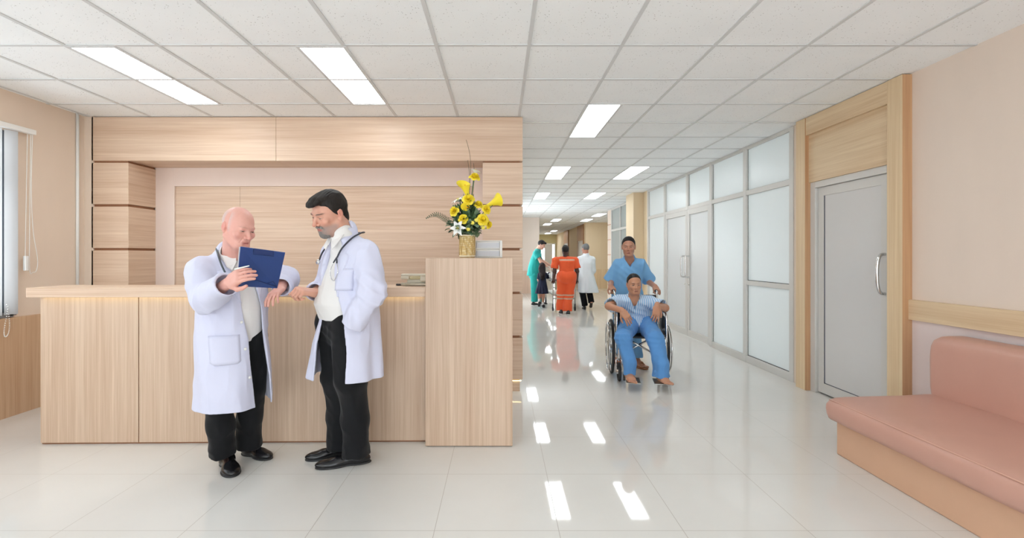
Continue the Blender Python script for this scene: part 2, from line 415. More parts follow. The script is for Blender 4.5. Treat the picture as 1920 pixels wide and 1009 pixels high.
for n, (y0, y1) in zip((3, 4), ((20.6, 22.0), (25.2, 26.6))):
    dr = struct_root('door_%d' % n, (3.6, y0, 0))
    obj('door_casing', MB().box(3.56, 3.64, y0-.12, y0, 0, H-.01).box(3.56, 3.64, y1, y1+.12, 0, H-.01).box(3.56, 3.64, y0, y1, 2.0, H-.01), wood('brown_door_casing', 2, (186, 146, 110), (158, 116, 82)), dr)
    obj('door_leaf', MB().box(3.60, 3.63, y0, y1, 0, 2.0), M['frost_door'], dr)
    obj('door_frame', MB().box(3.58, 3.63, y0, y0+.08, 0, 2.0).box(3.58, 3.63, y1-.08, y1, 0, 2.0).box(3.58, 3.63, y0, y1, 1.94, 2.0), M['alu'], dr)
we = MB().box(1.2, 2.2, 30.6, 30.8, 0, H).box(3.55, 3.8, 30.6, 30.8, 0, H).box(2.2, 3.55, 30.6, 30.8, 2.13, H)
obj('wall_end', we, plain('olive_cream_paint', (206, 196, 152), .7), kind='structure')
de = struct_root('door_5', (2.9, 30.6, 0))
obj('door_frame', MB().box(2.2, 2.26, 30.55, 30.62, 0, 2.13).box(3.49, 3.55, 30.55, 30.62, 0, 2.13).box(2.261, 3.489, 30.552, 30.618, 2.05, 2.129), M['white_plastic'], de)
obj('door_leaf', MB().box(2.86, 3.36, 30.62, 30.66, 0, 2.05), M['frost_door'], de)
portal((2.88, 30.78, 1.05), (-PI/2, 0, 0), 1.3, 2.05)

# ------------------------------------------------------------ ceiling lights
def light_root(label):
    t = thing('ceiling_light', label, 'ceiling light', (0, 0, H))
    x0, x1, y0, y1 = -.145, .145, -.59, .59
    f = MB(); z0, z1 = -.008, 0
    f.box(x0-.02, x0, y0-.02, y1+.02, z0, z1).box(x1, x1+.02, y0-.02, y1+.02, z0, z1).box(x0, x1, y0-.02, y0, z0, z1).box(x0, x1, y1, y1+.02, z0, z1)
    f.box(-.0025, .0025, y0, y1, -.005, z1)
    obj('frame', f, M['tbar'], t, local=True)
    obj('diffuser', MB().box(x0, x1, y0, y1, -.003, -.001), M['lamp'], t, local=True)
    return t
LIGHTS = [(-2.66, 3.72, 'long recessed ceiling light nearest the left window wall, over the counter'),
 (-1.16, 3.72, 'recessed twin tube ceiling light above the dark haired doctor'),
 (.94, 4.905, 'largest ceiling light in the corridor, just past the reception wall'),
 (.94, 7.905, 'left ceiling light of the second pair down the corridor'),
 (2.14, 7.905, 'right ceiling light of the second pair down the corridor'),
 (.94, 10.905, 'left ceiling light of the third pair, farther down the corridor'),
 (2.14, 10.905, 'right ceiling light of the third pair, farther down the corridor'),
 (.94, 13.9, 'small far ceiling light just before the cream corner on the left'),
 (2.14, 18.3, 'far ceiling light above the orange uniformed woman, nearer of two in line'),
 (3.3, 18.3, 'far ceiling light beside the cream end wall on the right'),
 (2.05, 20.7, 'far ceiling light in line behind another above the orange uniform'),
 (2.95, 26.2, 'tiny ceiling light deep in the end passage, right one'),
 (2.9, 29.0, 'tiny ceiling light deepest in the end passage by its back wall'),
 (3.3, 16.0, 'added far ceiling light beside the tiled corner on the right'),  # extra fixture added to brighten the far corridor
 (-2.66, .7, 'added unseen ceiling light overhead near the left window, out in the lobby'),  # this and the rest: unseen lights added as fill from the camera side
 (.94, .7, 'added unseen ceiling light overhead in the middle of the lobby'),
 (-1.16, -2.0, 'added unseen ceiling light behind the viewpoint, left of the lobby'),
 (1.54, -2.0, 'added unseen ceiling light behind the viewpoint, right of the lobby')]
l0 = light_root(LIGHTS[0][2]); l0.location = (LIGHTS[0][0], LIGHTS[0][1], H); l0['group'] = 'ceiling lights'
for x, y, lb in LIGHTS[1:]: dup(l0, (x, y, H), label=lb)
# ============================================================ RECEPTION PANELLING (built-in, one unit)
M['wood_y2'] = wood('light_ash_laminate_return', 1, WL, WD)
rp = thing('reception_panelling', 'light ash wood panelled back wall of the reception with a recessed panel niche', 'wall panelling', (-1.9, YB, 0))
obj('fascia', MB().box(-3.99, -2.187, YB, YB+.38, 2.255, H-.007).box(-2.185, .224, YB, YB+.38, 2.255, H-.007), M['wood_h'], rp, bevel=.002)
gv = [.106, .535, .963, 1.391, 1.819, 2.247]
for i in range(5):
    obj('side_panel', MB().box(-3.631, -3.628, YB+.001, YB+.378, gv[i]+.013, gv[i+1]-.013), M['wood_y2'], rp)
    obj('pilaster_block', MB().box(-3.99, -3.63, YB, YB+.38, gv[i]+.012, gv[i+1]-.012), M['wood_h'], rp, bevel=.002)
    obj('pilaster_block', MB().box(-.167, .224, YB, YB+.38, gv[i]+.012, gv[i+1]-.012), M['wood_h'], rp, bevel=.002)
obj('pilaster_core', MB().box(-3.985, -3.645, YB+.018, YB+.38, .0, 2.256), M['groove'], rp)
obj('pilaster_core', MB().box(-.15, .195, YB+.018, YB+.38, 0, 2.256), M['groove'], rp)
obj('plinth', MB().box(-.15, .197, YB+.012, YB+.3, 0, .1), M['wood_h'], rp)
YR = YB+.37
obj('niche_surround', MB().box(-3.63, -3.43, YR, YR+.03, 0, 2.255).box(-.27, -.167, YR, YR+.03, 0, 2.255).box(-3.43, -.27, YR, YR+.03, 2.06, 2.255), M['pinkish'], rp, bevel=.002)
obj('niche_panel', MB().box(-3.43, -2.751, YR+.022, YR+.03, 0, 2.06).box(-2.749, -.27, YR+.022, YR+.03, 0, 2.06), M['wood_h'], rp)
obj('led_strip', MB().box(-.1, .21, YB+.004, YB+.011, .1, .108), M['led'], rp)
# white pipe up the corner of the left wall
tag(obj('conduit_pipe', MB().tube([(XL+.014, 4.60, .82), (XL+.014, 4.60, H)], .0125, 12), M['white_plastic']), 'thin white pipe running up the left wall beside the wood panelling', 'pipe')

# ============================================================ COUNTER
ct = thing('reception_counter', 'long light wood reception counter that both front doctors stand at', 'counter', (-3.225, 3.367, 0), rz=.018)
L = 2.704; n4 = [0, .683, 1.367, 2.05, L]
for i in range(4):
    obj('front_panel', MB().box(n4[i]+.0035, n4[i+1]-.0035, 0, .02, .012, 1.035), M['wood_v'], ct, bevel=.0015, local=True)
obj('carcass', MB().box(.004, L, .012, .05, 0, 1.03).box(0, .02, .0205, .30, .012, 1.035), M['groove'], ct, local=True)
obj('end_panel', MB().box(-.001, .018, .0205, .62, .012, 1.03), M['wood_v'], ct, local=True)
obj('ledge', MB().box(-.05, L, -.05, .27, 1.037, 1.105), M['wood_h'], ct, bevel=.003, local=True)
obj('work_top', MB().box(.0, L, .05, .75, .70, .74), M['wood_h'], ct, local=True)
obj('led_strip', MB().box(.03, L-.02, -.024, -.010, 1.0350, 1.0369), M['led'], ct, local=True)
cb = thing('end_cabinet', 'tall wood cabinet block closing the right end of the counter, flower vase on top', 'cabinet', (-.215, 3.6, 0))
obj('front_panel', MB().box(-.516, .089, 3.33, 3.35, .006, 1.31), M['wood_v'], cb, bevel=.002)
obj('side_panel', MB().box(-.516, -.498, 3.351, 3.95, .006, 1.31), M['wood_v'], cb)
obj('side_panel', MB().box(.071, .089, 3.351, 3.95, .006, 1.31), M['wood_v'], cb)
obj('top_panel', MB().box(-.498, .071, 3.351, 3.95, 1.29, 1.309), M['wood_h'], cb)
obj('plinth', MB().box(-.49, .065, 3.352, 3.9, 0, 1.28), M['groove'], cb)

# ============================================================ BENCH
def pillow_box(x0, x1, y0, y1, z0, z1, r, tilt=0):
    mb = MB(); mb.box(x0, x1, y0, y1, z0, z1); return mb
be = thing('bench_seat', 'long salmon pink vinyl bench seat along the right wall', 'bench', (2.65, 1.9, 0))
obj('base', MB().box(2.254, 3.03, .55, 3.213, 0, .24), M['vinyl_base'], be, bevel=.008)
obj('shadow_gap', MB().box(2.26, 3.02, .56, 3.21, 0, .004), M['rubber'], be)
sx = []
def seat_mesh():
    mb = MB(); ysn = np.concatenate([[3.243, 3.243], [3.238, 3.225], np.linspace(3.2, .55, 40)])
    P = []
    for j, y in enumerate(ysn):
        e = [0.030, .030, .012, .003][j] if j < 4 else 0
        pr = []
        pts = [(2.30, .227), (2.235, .227), (2.207, .236), (2.196, .262), (2.192, .300), (2.196, .335), (2.212, .360), (2.245, .373), (2.32, .379), (2.5, .384), (2.7, .392), (2.86, .402), (2.98, .40)]
        for (x, z) in pts:
            w = .0025*math.sin(y*9+x*7)+.0015*math.sin(y*23-z*60)
            zc = .30
            z2 = zc+(z-zc)*(1-e*14 if e < .03 else .02 if j == 0 else 1-e*14)
            pr.append((x+(w if x < 2.3 else 0)+e*.5*(x < 2.4), y, z2+(w*.6 if x > 2.22 and z > .3 else 0)))
        P.append(pr)
    mb.grid(np.array(P)); return mb
so = obj('seat_cushion', seat_mesh(), M['vinyl'], be)
pp = ctr([(2.212, 3.22, .362), (2.211, 2.4, .363), (2.213, 1.6, .362), (2.211, .56, .362)], 10)
obj('piping', MB().tube(pp, .0035, 6), plain('vinyl_seam', (214, 168, 148), .35), so)
def back_mesh():
    mb = MB(); P = []
    N = 12
    ysn = [3.236-.075*(1-math.cos(a)) for a in np.linspace(0, PI/2, N)]; 
    ys2 = [3.236]+ysn+list(np.linspace(3.14, .55, 30))
    for j, y in enumerate(ys2):
        if j == 0: top = .62; inset = .03
        else:
            q = min(1, (3.236-y)/.085); top = .70+.098*math.sqrt(max(0, 1-(1-q)**2)); inset = .022*(1-min(1, (3.236-y)/.03))
        pts = [(2.888+inset, .395), (2.878+inset, .45), (2.878+inset, top-.09), (2.882+inset, top-.045), (2.896+inset, top-.016), (2.925, top-.003), (2.96, top), (3.05, top)]
        P.append([(x+.0015*math.sin(y*11+z*20), y, z) for x, z in pts])
    mb.grid(np.array(P)); return mb
obj('backrest', back_mesh(), M['vinyl'], be)
be_cap = MB().box(2.93, 3.05, .56, 3.215, .24, .74); obj('backrest_core', be_cap, M['vinyl'], be)

# ============================================================ BLIND ON THE LEFT WINDOW
bl = thing('vertical_blind', 'white vertical blind drawn across the left window with hanging bead cords', 'window blind', (XL+.06, 2.2, WZ1+.02))
obj('headrail', MB().box(XL+.03, XL+.075, -3.0, 4.13, 2.365, 2.405).box(XL+.001, XL+.04, 3.6, 3.63, 2.37, 2.415), M['white_plastic'], bl, bevel=.003)
for i in range(54):
    y = -2.846+i*.128
    a = .35; c, s_ = math.cos(a)*.045, math.sin(a)*.045
    obj('slat', MB().obox((XL+.052, y, 1.60), (s_*.9, c, 0), (-.0006, .0003, 0), (0, 0, .755)), M['sheer'], bl)
obj('pull_cord', MB().tube(ctr([(XL+.05, 4.075, 2.37), (XL+.045, 4.07, 1.8), (XL+.04, 4.065, 1.24)], 5), .0022, 6).tube(ctr([(XL+.055, 4.115, 2.37), (XL+.05, 4.11, 1.9), (XL+.045, 4.13, 1.55), (XL+.045, 4.17, 1.3), (XL+.045, 4.16, 1.20), (XL+.045, 4.13, 1.185), (XL+.045, 4.10, 1.21), (XL+.045, 4.10, 1.6), (XL+.05, 4.105, 2.37)], 6), .0025, 6), M['white_plastic'], bl)
obj('cord_weight', MB().box(XL+.03, XL+.055, 4.055, 4.085, 1.20, 1.325), M['white_plastic'], bl, bevel=.005)
bd = MB()
for k in range(40):
    t = k/39; y = 3.90+.022*math.sin(t*PI*2.2); z = .93-.26*math.sin(t*PI*.98)
    bd.lathe([(0, -.0045), (.004, -.002), (.004, .002), (0, .0045)], (XL+.055, y, z), 6)
obj('bead_chain', bd, M['white_plastic'], bl)

# ============================================================ THINGS ON THE COUNTER
# vase
vs = thing('flower_vase', 'woven cane patterned cream vase on the end cabinet, full of flowers', 'vase', (-.245, 3.62, 1.311))
t = NT('woven_cane'); t.b.inputs['Roughness'].default_value = .7
wv = t.n('ShaderNodeTexWave'); wv.wave_type = 'BANDS'; wv.bands_direction = 'DIAGONAL'; wv.inputs['Scale'].default_value = 14
w2 = t.n('ShaderNodeTexWave'); w2.bands_direction = 'Z'; w2.inputs['Scale'].default_value = 22
t.l(t.coord(), wv.inputs[0]); t.l(t.coord(), w2.inputs[0]); mx = t.math('MULTIPLY', wv.outputs[1], w2.outputs[1])
t.l(t.mix(mx, lin(208, 180, 120), lin(240, 228, 190)), t.b.inputs['Base Color']); t.bump(mx, .6, .004)
vb = obj('body', MB().lathe([(0, 0), (.055, 0), (.057, .01), (.058, .15), (.058, .17), (.052, .17), (.05, .1), (0, .1)], n=28), t.m, vs, local=True)
obj('foot_band', MB().torus((0, 0, .012), .057, .005, (0, 0, 1)), plain('cream_cane_band', (236, 226, 200), .5), vs, local=True)
obj('rim', MB().torus((0, 0, .168), .057, .005, (0, 0, 1)), plain('cream_cane_binding', (236, 226, 200), .5), vs, local=True)
lt = MB()
for k in range(8):
    a0 = k*PI/4
    for s in (-1, 1):
        lt.tube([(.0595*math.cos(a0+s*u*PI/8*1.0), .0595*math.sin(a0+s*u*PI/8*1.0), .03+.12*u) for u in np.linspace(0, 1, 5)], .0022, 5)
    lt.tube([(.0595*math.cos(a0), .0595*math.sin(a0), .02), (.0595*math.cos(a0), .0595*math.sin(a0), .16)], .002, 5)
obj('lattice', lt, plain('tan_cane', (202, 172, 112), .6), vs, local=True)

# small plastic drawers
dw = thing('desk_drawer_unit', 'small white plastic drawer unit beside the flower vase', 'drawer unit', (-.085, 3.78, 1.311))
obj('shell', MB().box(-.105, .105, -.07, -.0655, 0, .006).box(-.105, -.099, -.07, .1, 0, .132).box(.085, .105, -.07, .1, 0, .132).box(-.105, .105, -.07, .1, .126, .134).box(-.105, .105, .094, .1, 0, .13).box(-.099, .085, -.07, .1, .062, .07), M['white_plastic'], dw, bevel=.002, local=True)
for z in (.008, .072):
    d = obj('drawer', MB().box(-.097, .083, -.066, .08, z, z+.052), plain('cloudy_clear_plastic', (200, 203, 210), .3), dw, bevel=.003, local=True)
    obj('drawer_rim', MB().box(-.097, .083, -.070, -.066, z+.045, z+.052).box(-.097, .083, -.070, -.066, z, z+.005), M['white_plastic'], d, local=True)

# telephone on the ledge
ph = thing('desk_telephone', 'beige corded desk telephone on the counter beside the tall cabinet', 'telephone', (-.62, 3.55, 1.107))
beige = plain('beige_phone_plastic', (206, 200, 182), .45); ol = plain('olive_shade_phone_plastic', (178, 166, 128), .5)
obj('base', MB().box(-.08, .10, -.055, .09, .002, .02).box(-.06, .1, -.03, .09, .02, .045), beige, ph, bevel=.004, local=True)
hs = MB().box(-.10, -.04, -.062, -.012, .046, .074).box(.04, .1, -.062, -.012, .03, .074).box(-.1, .1, -.062, -.012, .07, .088)
obj('handset', hs, beige, ph, bevel=.009, local=True)
obj('keypad', MB().obox((.01, .04, .055), (.06, 0, 0), (0, .04, .012), (0, -.002, .006)), ol, ph, bevel=.002, local=True)
cc = [( -.10+.0012*i+.0*i, -.05+.010*math.cos(i*1.1), .013+.009*math.sin(i*1.1)) for i in range(90)]
obj('coiled_cord', MB().tube(cc, .0026, 5), beige, ph, local=True)
tag(obj('paper_cup', MB().lathe([(0, 0), (.03, 0), (.042, .055), (.040, .055), (.028, .005), (0, .004)], (-.535+.0, 3.66, 1.107), 20), M['white_plastic']), 'white paper cup behind the desk telephone', 'cup')
tag(obj('notebook', MB().obox((-.70, 3.60, 1.1115), (.075, .01, 0), (-.01, .05, 0), (0, 0, .004)), M['black'], bevel=.001), 'thin black notebook lying flat on the counter left of the telephone', 'notebook')
tag(obj('ballpoint_pen', MB().tube([at(541, 534.5, 3.52)+(0, 0, .004), at(553, 532.5, 3.58)+(0, 0, .004)], .004, 8), M['black']), 'dark pen lying on the counter between the two doctors', 'pen')

# ============================================================ FLOWERS
leaf_m = plain('dark_green_leaf', (84, 116, 80), .45, noise=.35); leaf2 = plain('grey_green_leaf', (130, 158, 128), .5, noise=.25)
yel = plain('yellow_petal', (250, 228, 56), .5, noise=.12); yel2 = plain('lemon_petal', (240, 226, 90), .5, noise=.15); wht = plain('white_petal', (238, 240, 236), .45)
V0 = np.array((-.245, 3.62, 1.45))
def frame_to(d):
    d = np.array(d, float); d /= np.linalg.norm(d); u = np.cross(d, (0, 0, 1.0)); u = u/np.linalg.norm(u) if np.linalg.norm(u) > .05 else np.array((1.0, 0, 0)); return u, np.cross(u, d)*-1, d
def petal(mb, c, R, ang, length, width, lift, curl, cup=.3, tip=1.0, nu=7, nv=5):
    # R columns: u,w,d (d = bloom axis); petal leaves the axis at angle ang, rises by lift, curls outward
    u, w, d = R; out = math.cos(ang)*u+math.sin(ang)*w; side = -math.sin(ang)*u+math.cos(ang)*w
    P = []
    for i in range(nu):
        t = i/(nu-1); th = lift-curl*t*t
        r = length*t
        ctrp = c+out*(r*math.cos(th))+d*(r*math.sin(th))
        wd = width*(math.sin(PI*min(1, t**.75*tip*.93+.06)))
        P.append([ctrp+side*wd*s+d*(cup*abs(s)*wd)*1.0-out*(cup*s*s*wd) for s in np.linspace(-1, 1, nv)])
    mb.grid(np.array(P))
def stem(t, p, dirn):
    c = ctr([V0+np.array((p[0]-V0[0], p[1]-V0[1], 0))*.12-(0, 0, .05), V0*.45+np.array(p)*.55+(0, 0, .01), np.array(p)-np.array(dirn)*.02], 5)
    return obj('stem', MB().tube(c, .0028, 6), leaf_m, t)
def flower(kind, px, py, dY, dirn, size, label, cat, group):
    p = at(px, py, 3.62+dY); dirn = np.array(dirn, float); dirn /= np.linalg.norm(dirn)
    t = thing(kind, label, cat, tuple(p), group); R = frame_to(dirn); mb = MB(); m = yel
    if kind == 'yellow_rose':
        for k in range(5): petal(mb, p, R, k*2.4, size*.62, size*.42, 1.35, .15, .5, .72)
        for k in range(6): petal(mb, p-dirn*.2*size, R, k*1.05+.3, size*.85, size*.5, 1.05, .35, .45, .72)
        for k in range(6): petal(mb, p-dirn*.3*size, R, k*1.05, size*1.02, size*.55, .85, .7, .35, .74)
        mb.lathe([(0, 0), (size*.25, size*.1), (size*.3, size*.35), (0, size*.5)], p, 8)
    elif kind == 'yellow_calla_lily':
        P = []
        for i in range(9):
            tt = i/8; r = size*(.10+.16*tt+.34*tt**3)
            ring = []
            for a in np.linspace(0, 2*PI*.97, 18):
                lip = tt**3*size*(.55*max(0, math.cos(a))-.15)
                rr = r*(1+.25*tt**2*math.cos(a)); ring.append(p+dirn*(size*1.5*(tt-.9)+lip)+R[0]*math.cos(a)*rr+R[1]*math.sin(a)*rr)
            P.append(ring)
        mb.grid(np.array(P), closed_v=True)
    elif kind == 'white_lily':
        m = wht
        for k in range(6): petal(mb, p-dirn*size*.25, R, k*PI/3, size*1.15, size*.34, .75, .5, .3)
    elif kind == 'yellow_daisy':
        m = yel2
        for k in range(9): petal(mb, p, R, k*2*PI/9, size, size*.2, .3, .2, .1)
    obj('bloom', mb, m, t)
    if kind == 'white_lily':
        sb = MB()
        for k in range(5): a = k*1.26; sb.tube([p-dirn*size*.2, p+dirn*size*.35+(R[0]*math.cos(a)+R[1]*math.sin(a))*size*.15], .0016, 5)
        obj('stamens', sb, yel2, t)
    if kind == 'yellow_calla_lily': obj('spadix', MB().tube([p-dirn*size*.9, p+dirn*size*.1], [.006, .004], 8), plain('orange_spadix', (236, 176, 30), .5), t)
    stem(t, p, dirn)
for px, py, dY, d, s, lb in [(890, 333, 0, (.25, -.6, 1), .042, 'topmost yellow rose of the bouquet, under the white lily'),
    (878, 374, -.06, (0, -1, .5), .044, 'yellow rose at the bouquet centre below the upright calla'),
    (852, 396, -.05, (-.6, -.8, .4), .040, 'yellow rose at the left of the bouquet above the fern'),
    (868, 411, -.08, (-.2, -1, .2), .036, 'yellow rose low in the bouquet just above the white star lily'),
    (912, 393, -.03, (.6, -.8, .3), .036, 'yellow rose on the right side below the sideways calla'),
    (905, 412, -.08, (.2, -1, .2), .042, 'large yellow rose low on the right of the bouquet'),
    (916, 421, -.02, (.8, -.5, 0), .032, 'lowest yellow rose at the bouquet\'s right edge'),
    (897, 384, -.02, (.3, -.7, .8), .036, 'half open yellow rose between centre and right calla')]:
    flower('yellow_rose', px, py, dY, d, s*1.12, lb, 'rose', 'yellow roses in the vase')
for px, py, dY, d, s, lb in [(872, 348, -.03, (-.25, -.2, 1), .085, 'upright yellow calla lily at the upper left of the bouquet'),
    (934, 376, 0, (1, -.25, .45), .085, 'yellow calla lily pointing right, out of the bouquet'),
    (875, 388, -.09, (-.3, -1, .1), .05, 'small yellow calla lily facing the front of the bouquet')]:
    flower('yellow_calla_lily', px, py, dY, d, s, lb, 'lily', 'yellow calla lilies in the vase')
for px, py, dY, d, s, lb in [(859, 428, -.09, (-.3, -1, .1), .060, 'white star shaped lily hanging at the lower left of the vase rim'),
    (860, 376, 0, (-.5, -.3, 1), .060, 'white lily at the upper left of the bouquet'),
    (891, 322, .02, (.3, 0, 1), .050, 'white lily crowning the top of the bouquet')]:
    flower('white_lily', px, py, dY, d, s, lb, 'lily', 'white lilies in the vase')
for px, py, dY, lb in [(878, 430, -.1, 'pale yellow daisy above the vase rim'), (886, 418, -.11, 'pale yellow daisy right of the low rose'), (893, 413, -.1, 'small pale daisy near the large right rose'), (906, 427, -.08, 'pale daisy at the lower right above the vase')]:
    flower('yellow_daisy', px, py, dY, (.1, -1, .2), .019, lb, 'daisy', 'small pale daisies in the vase')
# foliage
def leafy(name, label, n, spread, ln, wd, mat, seed, zoff=0):
    r = np.random.default_rng(seed); mb = MB()
    for k in range(n):
        a = r.uniform(0, 2*PI); el = r.uniform(-.15, 1.2); d = np.array((math.cos(a)*math.cos(el), math.sin(a)*math.cos(el), math.sin(el)))
        c = V0+np.array((0, 0, .07+zoff))+d*np.array((1, .75, 1.35))*spread*r.uniform(.35, 1)
        R = frame_to(d+r.normal(0, .35, 3)); petal(mb, c, (R[2], R[0], R[1]), r.uniform(-.6, .6), ln*r.uniform(.7, 1.3), wd*r.uniform(.7, 1.2), .1, r.uniform(-.5, .6), .15)
    for k in range(12):
        a = r.uniform(0, 2*PI); mb.tube([V0-(0, 0, .05), V0+np.array((.06*math.cos(a), .05*math.sin(a), .12+zoff))], .002, 5)
    o = obj(name, mb, mat); return tag(o, label, 'foliage')
o = leafy('foliage', 'dark green leaves filling the middle of the flower bouquet', 260, .13, .055, .019, leaf_m, 3); o['kind'] = 'stuff'
o = leafy('eucalyptus', 'grey green rounded leaves among the yellow roses', 110, .125, .05, .026, leaf2, 5); o['kind'] = 'stuff'
o = leafy('tall_greenery', 'narrow green leaves rising under the top white lily', 60, .06, .06, .008, leaf_m, 8, .17); o['kind'] = 'stuff'
fe = MB(); a0 = V0+(-.02, -.03, .02); cpt = ctr([a0, at(850, 424, 3.55), at(835, 411, 3.52), at(817, 402, 3.52), at(798, 410, 3.52)], 12)
fe.tube(cpt, [.003-.002*i/len(cpt) for i in range(len(cpt))], 5)
for i in range(12, len(cpt)-1):
    t = (i-12)/(len(cpt)-13); tg = cpt[i+1]-cpt[i]; tg /= np.linalg.norm(tg); ln = .034*math.sin(PI*(.3+.66*t))
    if i % 2: continue
    for s in (-1, 1):
        sd = np.cross(tg, (0, -1, 0))*s+tg*.75+np.array((0, .2*s, 0)); sd /= np.linalg.norm(sd)
        w = np.cross(sd, (0, 1.0, 0)); P = [[cpt[i]+sd*ln*u+w*.0030*math.sin(PI*min(1, u*.9+.1))*v for v in (-1, 0, 1)] for u in np.linspace(0, 1, 5)]
        fe.grid(np.array(P))
tag(obj('fern_frond', fe, plain('deep_green_fern', (58, 84, 58), .6, noise=.3)), 'dark green fern frond reaching left out of the bouquet', 'fern')
for pts, lb in (([(882, 330), (882, 300), (879, 280), (874, 262)], 'tallest thin bare twig at the top of the bouquet'), ([(880, 335), (879, 315), (877, 300)], 'short bare twig left of the tallest one'), ([(888, 330), (889, 318), (888, 306)], 'short bare twig right of the tallest one')):
    tw = MB().tube(ctr([V0+(0, .0, .05)]+[at(a, b, 3.64) for a, b in pts], 6), .0018, 5)
    tag(obj('twig', tw, plain('brown_twig', (96, 88, 62), .6)), lb, 'twig', 'thin twigs in the vase')
# ============================================================ BODY MODELLING: smooth-blended volumes turned into one continuous surface
def vec(*a): return np.array(a, np.float32)
def unit(v): v = np.array(v, float); return v/(np.linalg.norm(v)+1e-12)
def cap(a, b, ra, rb=None, n=None, s=1.0):
    a = np.array(a, float); b = np.array(b, float); rb = ra if rb is None else rb; ab = b-a; L2 = max(float(ab@ab), 1e-9)
    def f(X, Y, Z):
        px, py, pz = X-a[0], Y-a[1], Z-a[2]
        t = np.clip((px*ab[0]+py*ab[1]+pz*ab[2])/L2, 0, 1)
        qx, qy, qz = px-t*ab[0], py-t*ab[1], pz-t*ab[2]
        if n is not None:
            c = qx*n[0]+qy*n[1]+qz*n[2]; e = c*(1/s-1); qx = qx+n[0]*e; qy = qy+n[1]*e; qz = qz+n[2]*e
        return (np.sqrt(qx*qx+qy*qy+qz*qz)-(ra+(rb-ra)*t))*(1 if n is None else min(1, .5+s/2))
    r = max(ra, rb)*max(1, s); return f, np.minimum(a, b)-r, np.maximum(a, b)+r
def ell(c, r, R=None):
    c = np.array(c, float); r = np.array(r, float); R = np.eye(3) if R is None else np.array(R)
    def f(X, Y, Z):
        x, y, z = X-c[0], Y-c[1], Z-c[2]
        u = [(x*R[0, i]+y*R[1, i]+z*R[2, i])/r[i] for i in range(3)]
        k0 = np.sqrt(u[0]**2+u[1]**2+u[2]**2)+1e-9; k1 = np.sqrt(sum((u[i]/r[i])**2 for i in range(3)))+1e-9
        return k0*(k0-1)/k1
    e = np.sqrt(((R*r)**2).sum(1)); return f, c-e, c+e
def rbox(c, h, R=None, rad=.01):
    c = np.array(c, float); R = np.eye(3) if R is None else np.array(R); h = np.array(h, float)
    def f(X, Y, Z):
        x, y, z = X-c[0], Y-c[1], Z-c[2]
        q = [np.abs(x*R[0, i]+y*R[1, i]+z*R[2, i])-h[i]+rad for i in range(3)]
        return np.sqrt(sum(np.maximum(t, 0)**2 for t in q))+np.minimum(np.maximum(np.maximum(q[0], q[1]), q[2]), 0)-rad
    e = (np.abs(R)*h).sum(1); return f, c-e, c+e
def vloft(levels, yaw=0, p=2.3, dr=0.0):
    # levels: (z, cx, cy, rx, ry); the x half-axis points along (cos yaw, sin yaw)
    L = np.array(sorted(levels), float); cy_, sy_ = math.cos(yaw), math.sin(yaw)
    def f(X, Y, Z):
        z = np.clip(Z, L[0, 0], L[-1, 0]); g = lambda k: np.interp(z, L[:, 0], L[:, k])
        x, y = X-g(1), Y-g(2); u = (x*cy_+y*sy_)/(g(3)+dr); v = (-x*sy_+y*cy_)/(g(4)+dr)
        k = (np.abs(u)**p+np.abs(v)**p)**(1/p); mn = np.minimum(g(3), g(4))+dr
        d = (k-1)*mn*.9
        return np.maximum(d, np.maximum(Z-L[-1, 0], L[0, 0]-Z))
    r = L[:, 3:5].max()+dr
    return f, np.array((L[:, 1].min()-r, L[:, 2].min()-r, L[0, 0])), np.array((L[:, 1].max()+r, L[:, 2].max()+r, L[-1, 0]))
def half(pt, n):       # solid half-space on the side n points to
    pt = np.array(pt, float); n = unit(n)
    return lambda X, Y, Z: -((X-pt[0])*n[0]+(Y-pt[1])*n[1]+(Z-pt[2])*n[2])
class Sdf:
    def __init__(s): s.ops = []
    def u(s, prim, k=.01): s.ops.append(('u', prim, k)); return s
    def cut(s, prim, k=.004): s.ops.append(('s', prim, k)); return s       # prim: tuple with bounds or bare function
    def keep(s, f, k=.004): s.ops.append(('k', f, k)); return s
    def merge(s, other, k=.01):
        for op in other.ops: s.ops.append(op)
        return s
    def build(s, vox):
        us = [o[1] for o in s.ops if o[0] == 'u']
        lo = np.min([p[1] for p in us], 0)-3*vox-.01; hi = np.max([p[2] for p in us], 0)+3*vox+.01
        n = np.ceil((hi-lo)/vox).astype(int)+1
        ax = [(lo[i]+vox*np.arange(n[i])).astype(np.float32) for i in range(3)]
        D = np.full(n, .08, np.float32)
        for op, pr, k in s.ops:
            if callable(pr): f = pr; sl = [slice(0, m) for m in n]
            else:
                f, l, h = pr; pad = k*1.2+.012+2*vox
                sl = [slice(max(0, int((l[i]-pad-lo[i])/vox)), max(0, min(n[i], int((h[i]+pad-lo[i])/vox)+2))) for i in range(3)]
            X = ax[0][sl[0]][:, None, None]; Y = ax[1][sl[1]][None, :, None]; Z = ax[2][sl[2]][None, None, :]
            if not (X.size and Y.size and Z.size): continue
            d = np.broadcast_to(f(X, Y, Z), (X.size, Y.size, Z.size)).astype(np.float32); a = D[tuple(sl)]
            if op == 'u': h_ = np.clip(.5+.5*(a-d)/k, 0, 1); D[tuple(sl)] = a+(d-a)*h_-k*h_*(1-h_)
            else:
                b = -d if op == 's' else d
                h_ = np.clip(.5-.5*(a-b)/k, 0, 1); D[tuple(sl)] = a+(b-a)*h_+k*h_*(1-h_)
        return nets(D, lo, vox)
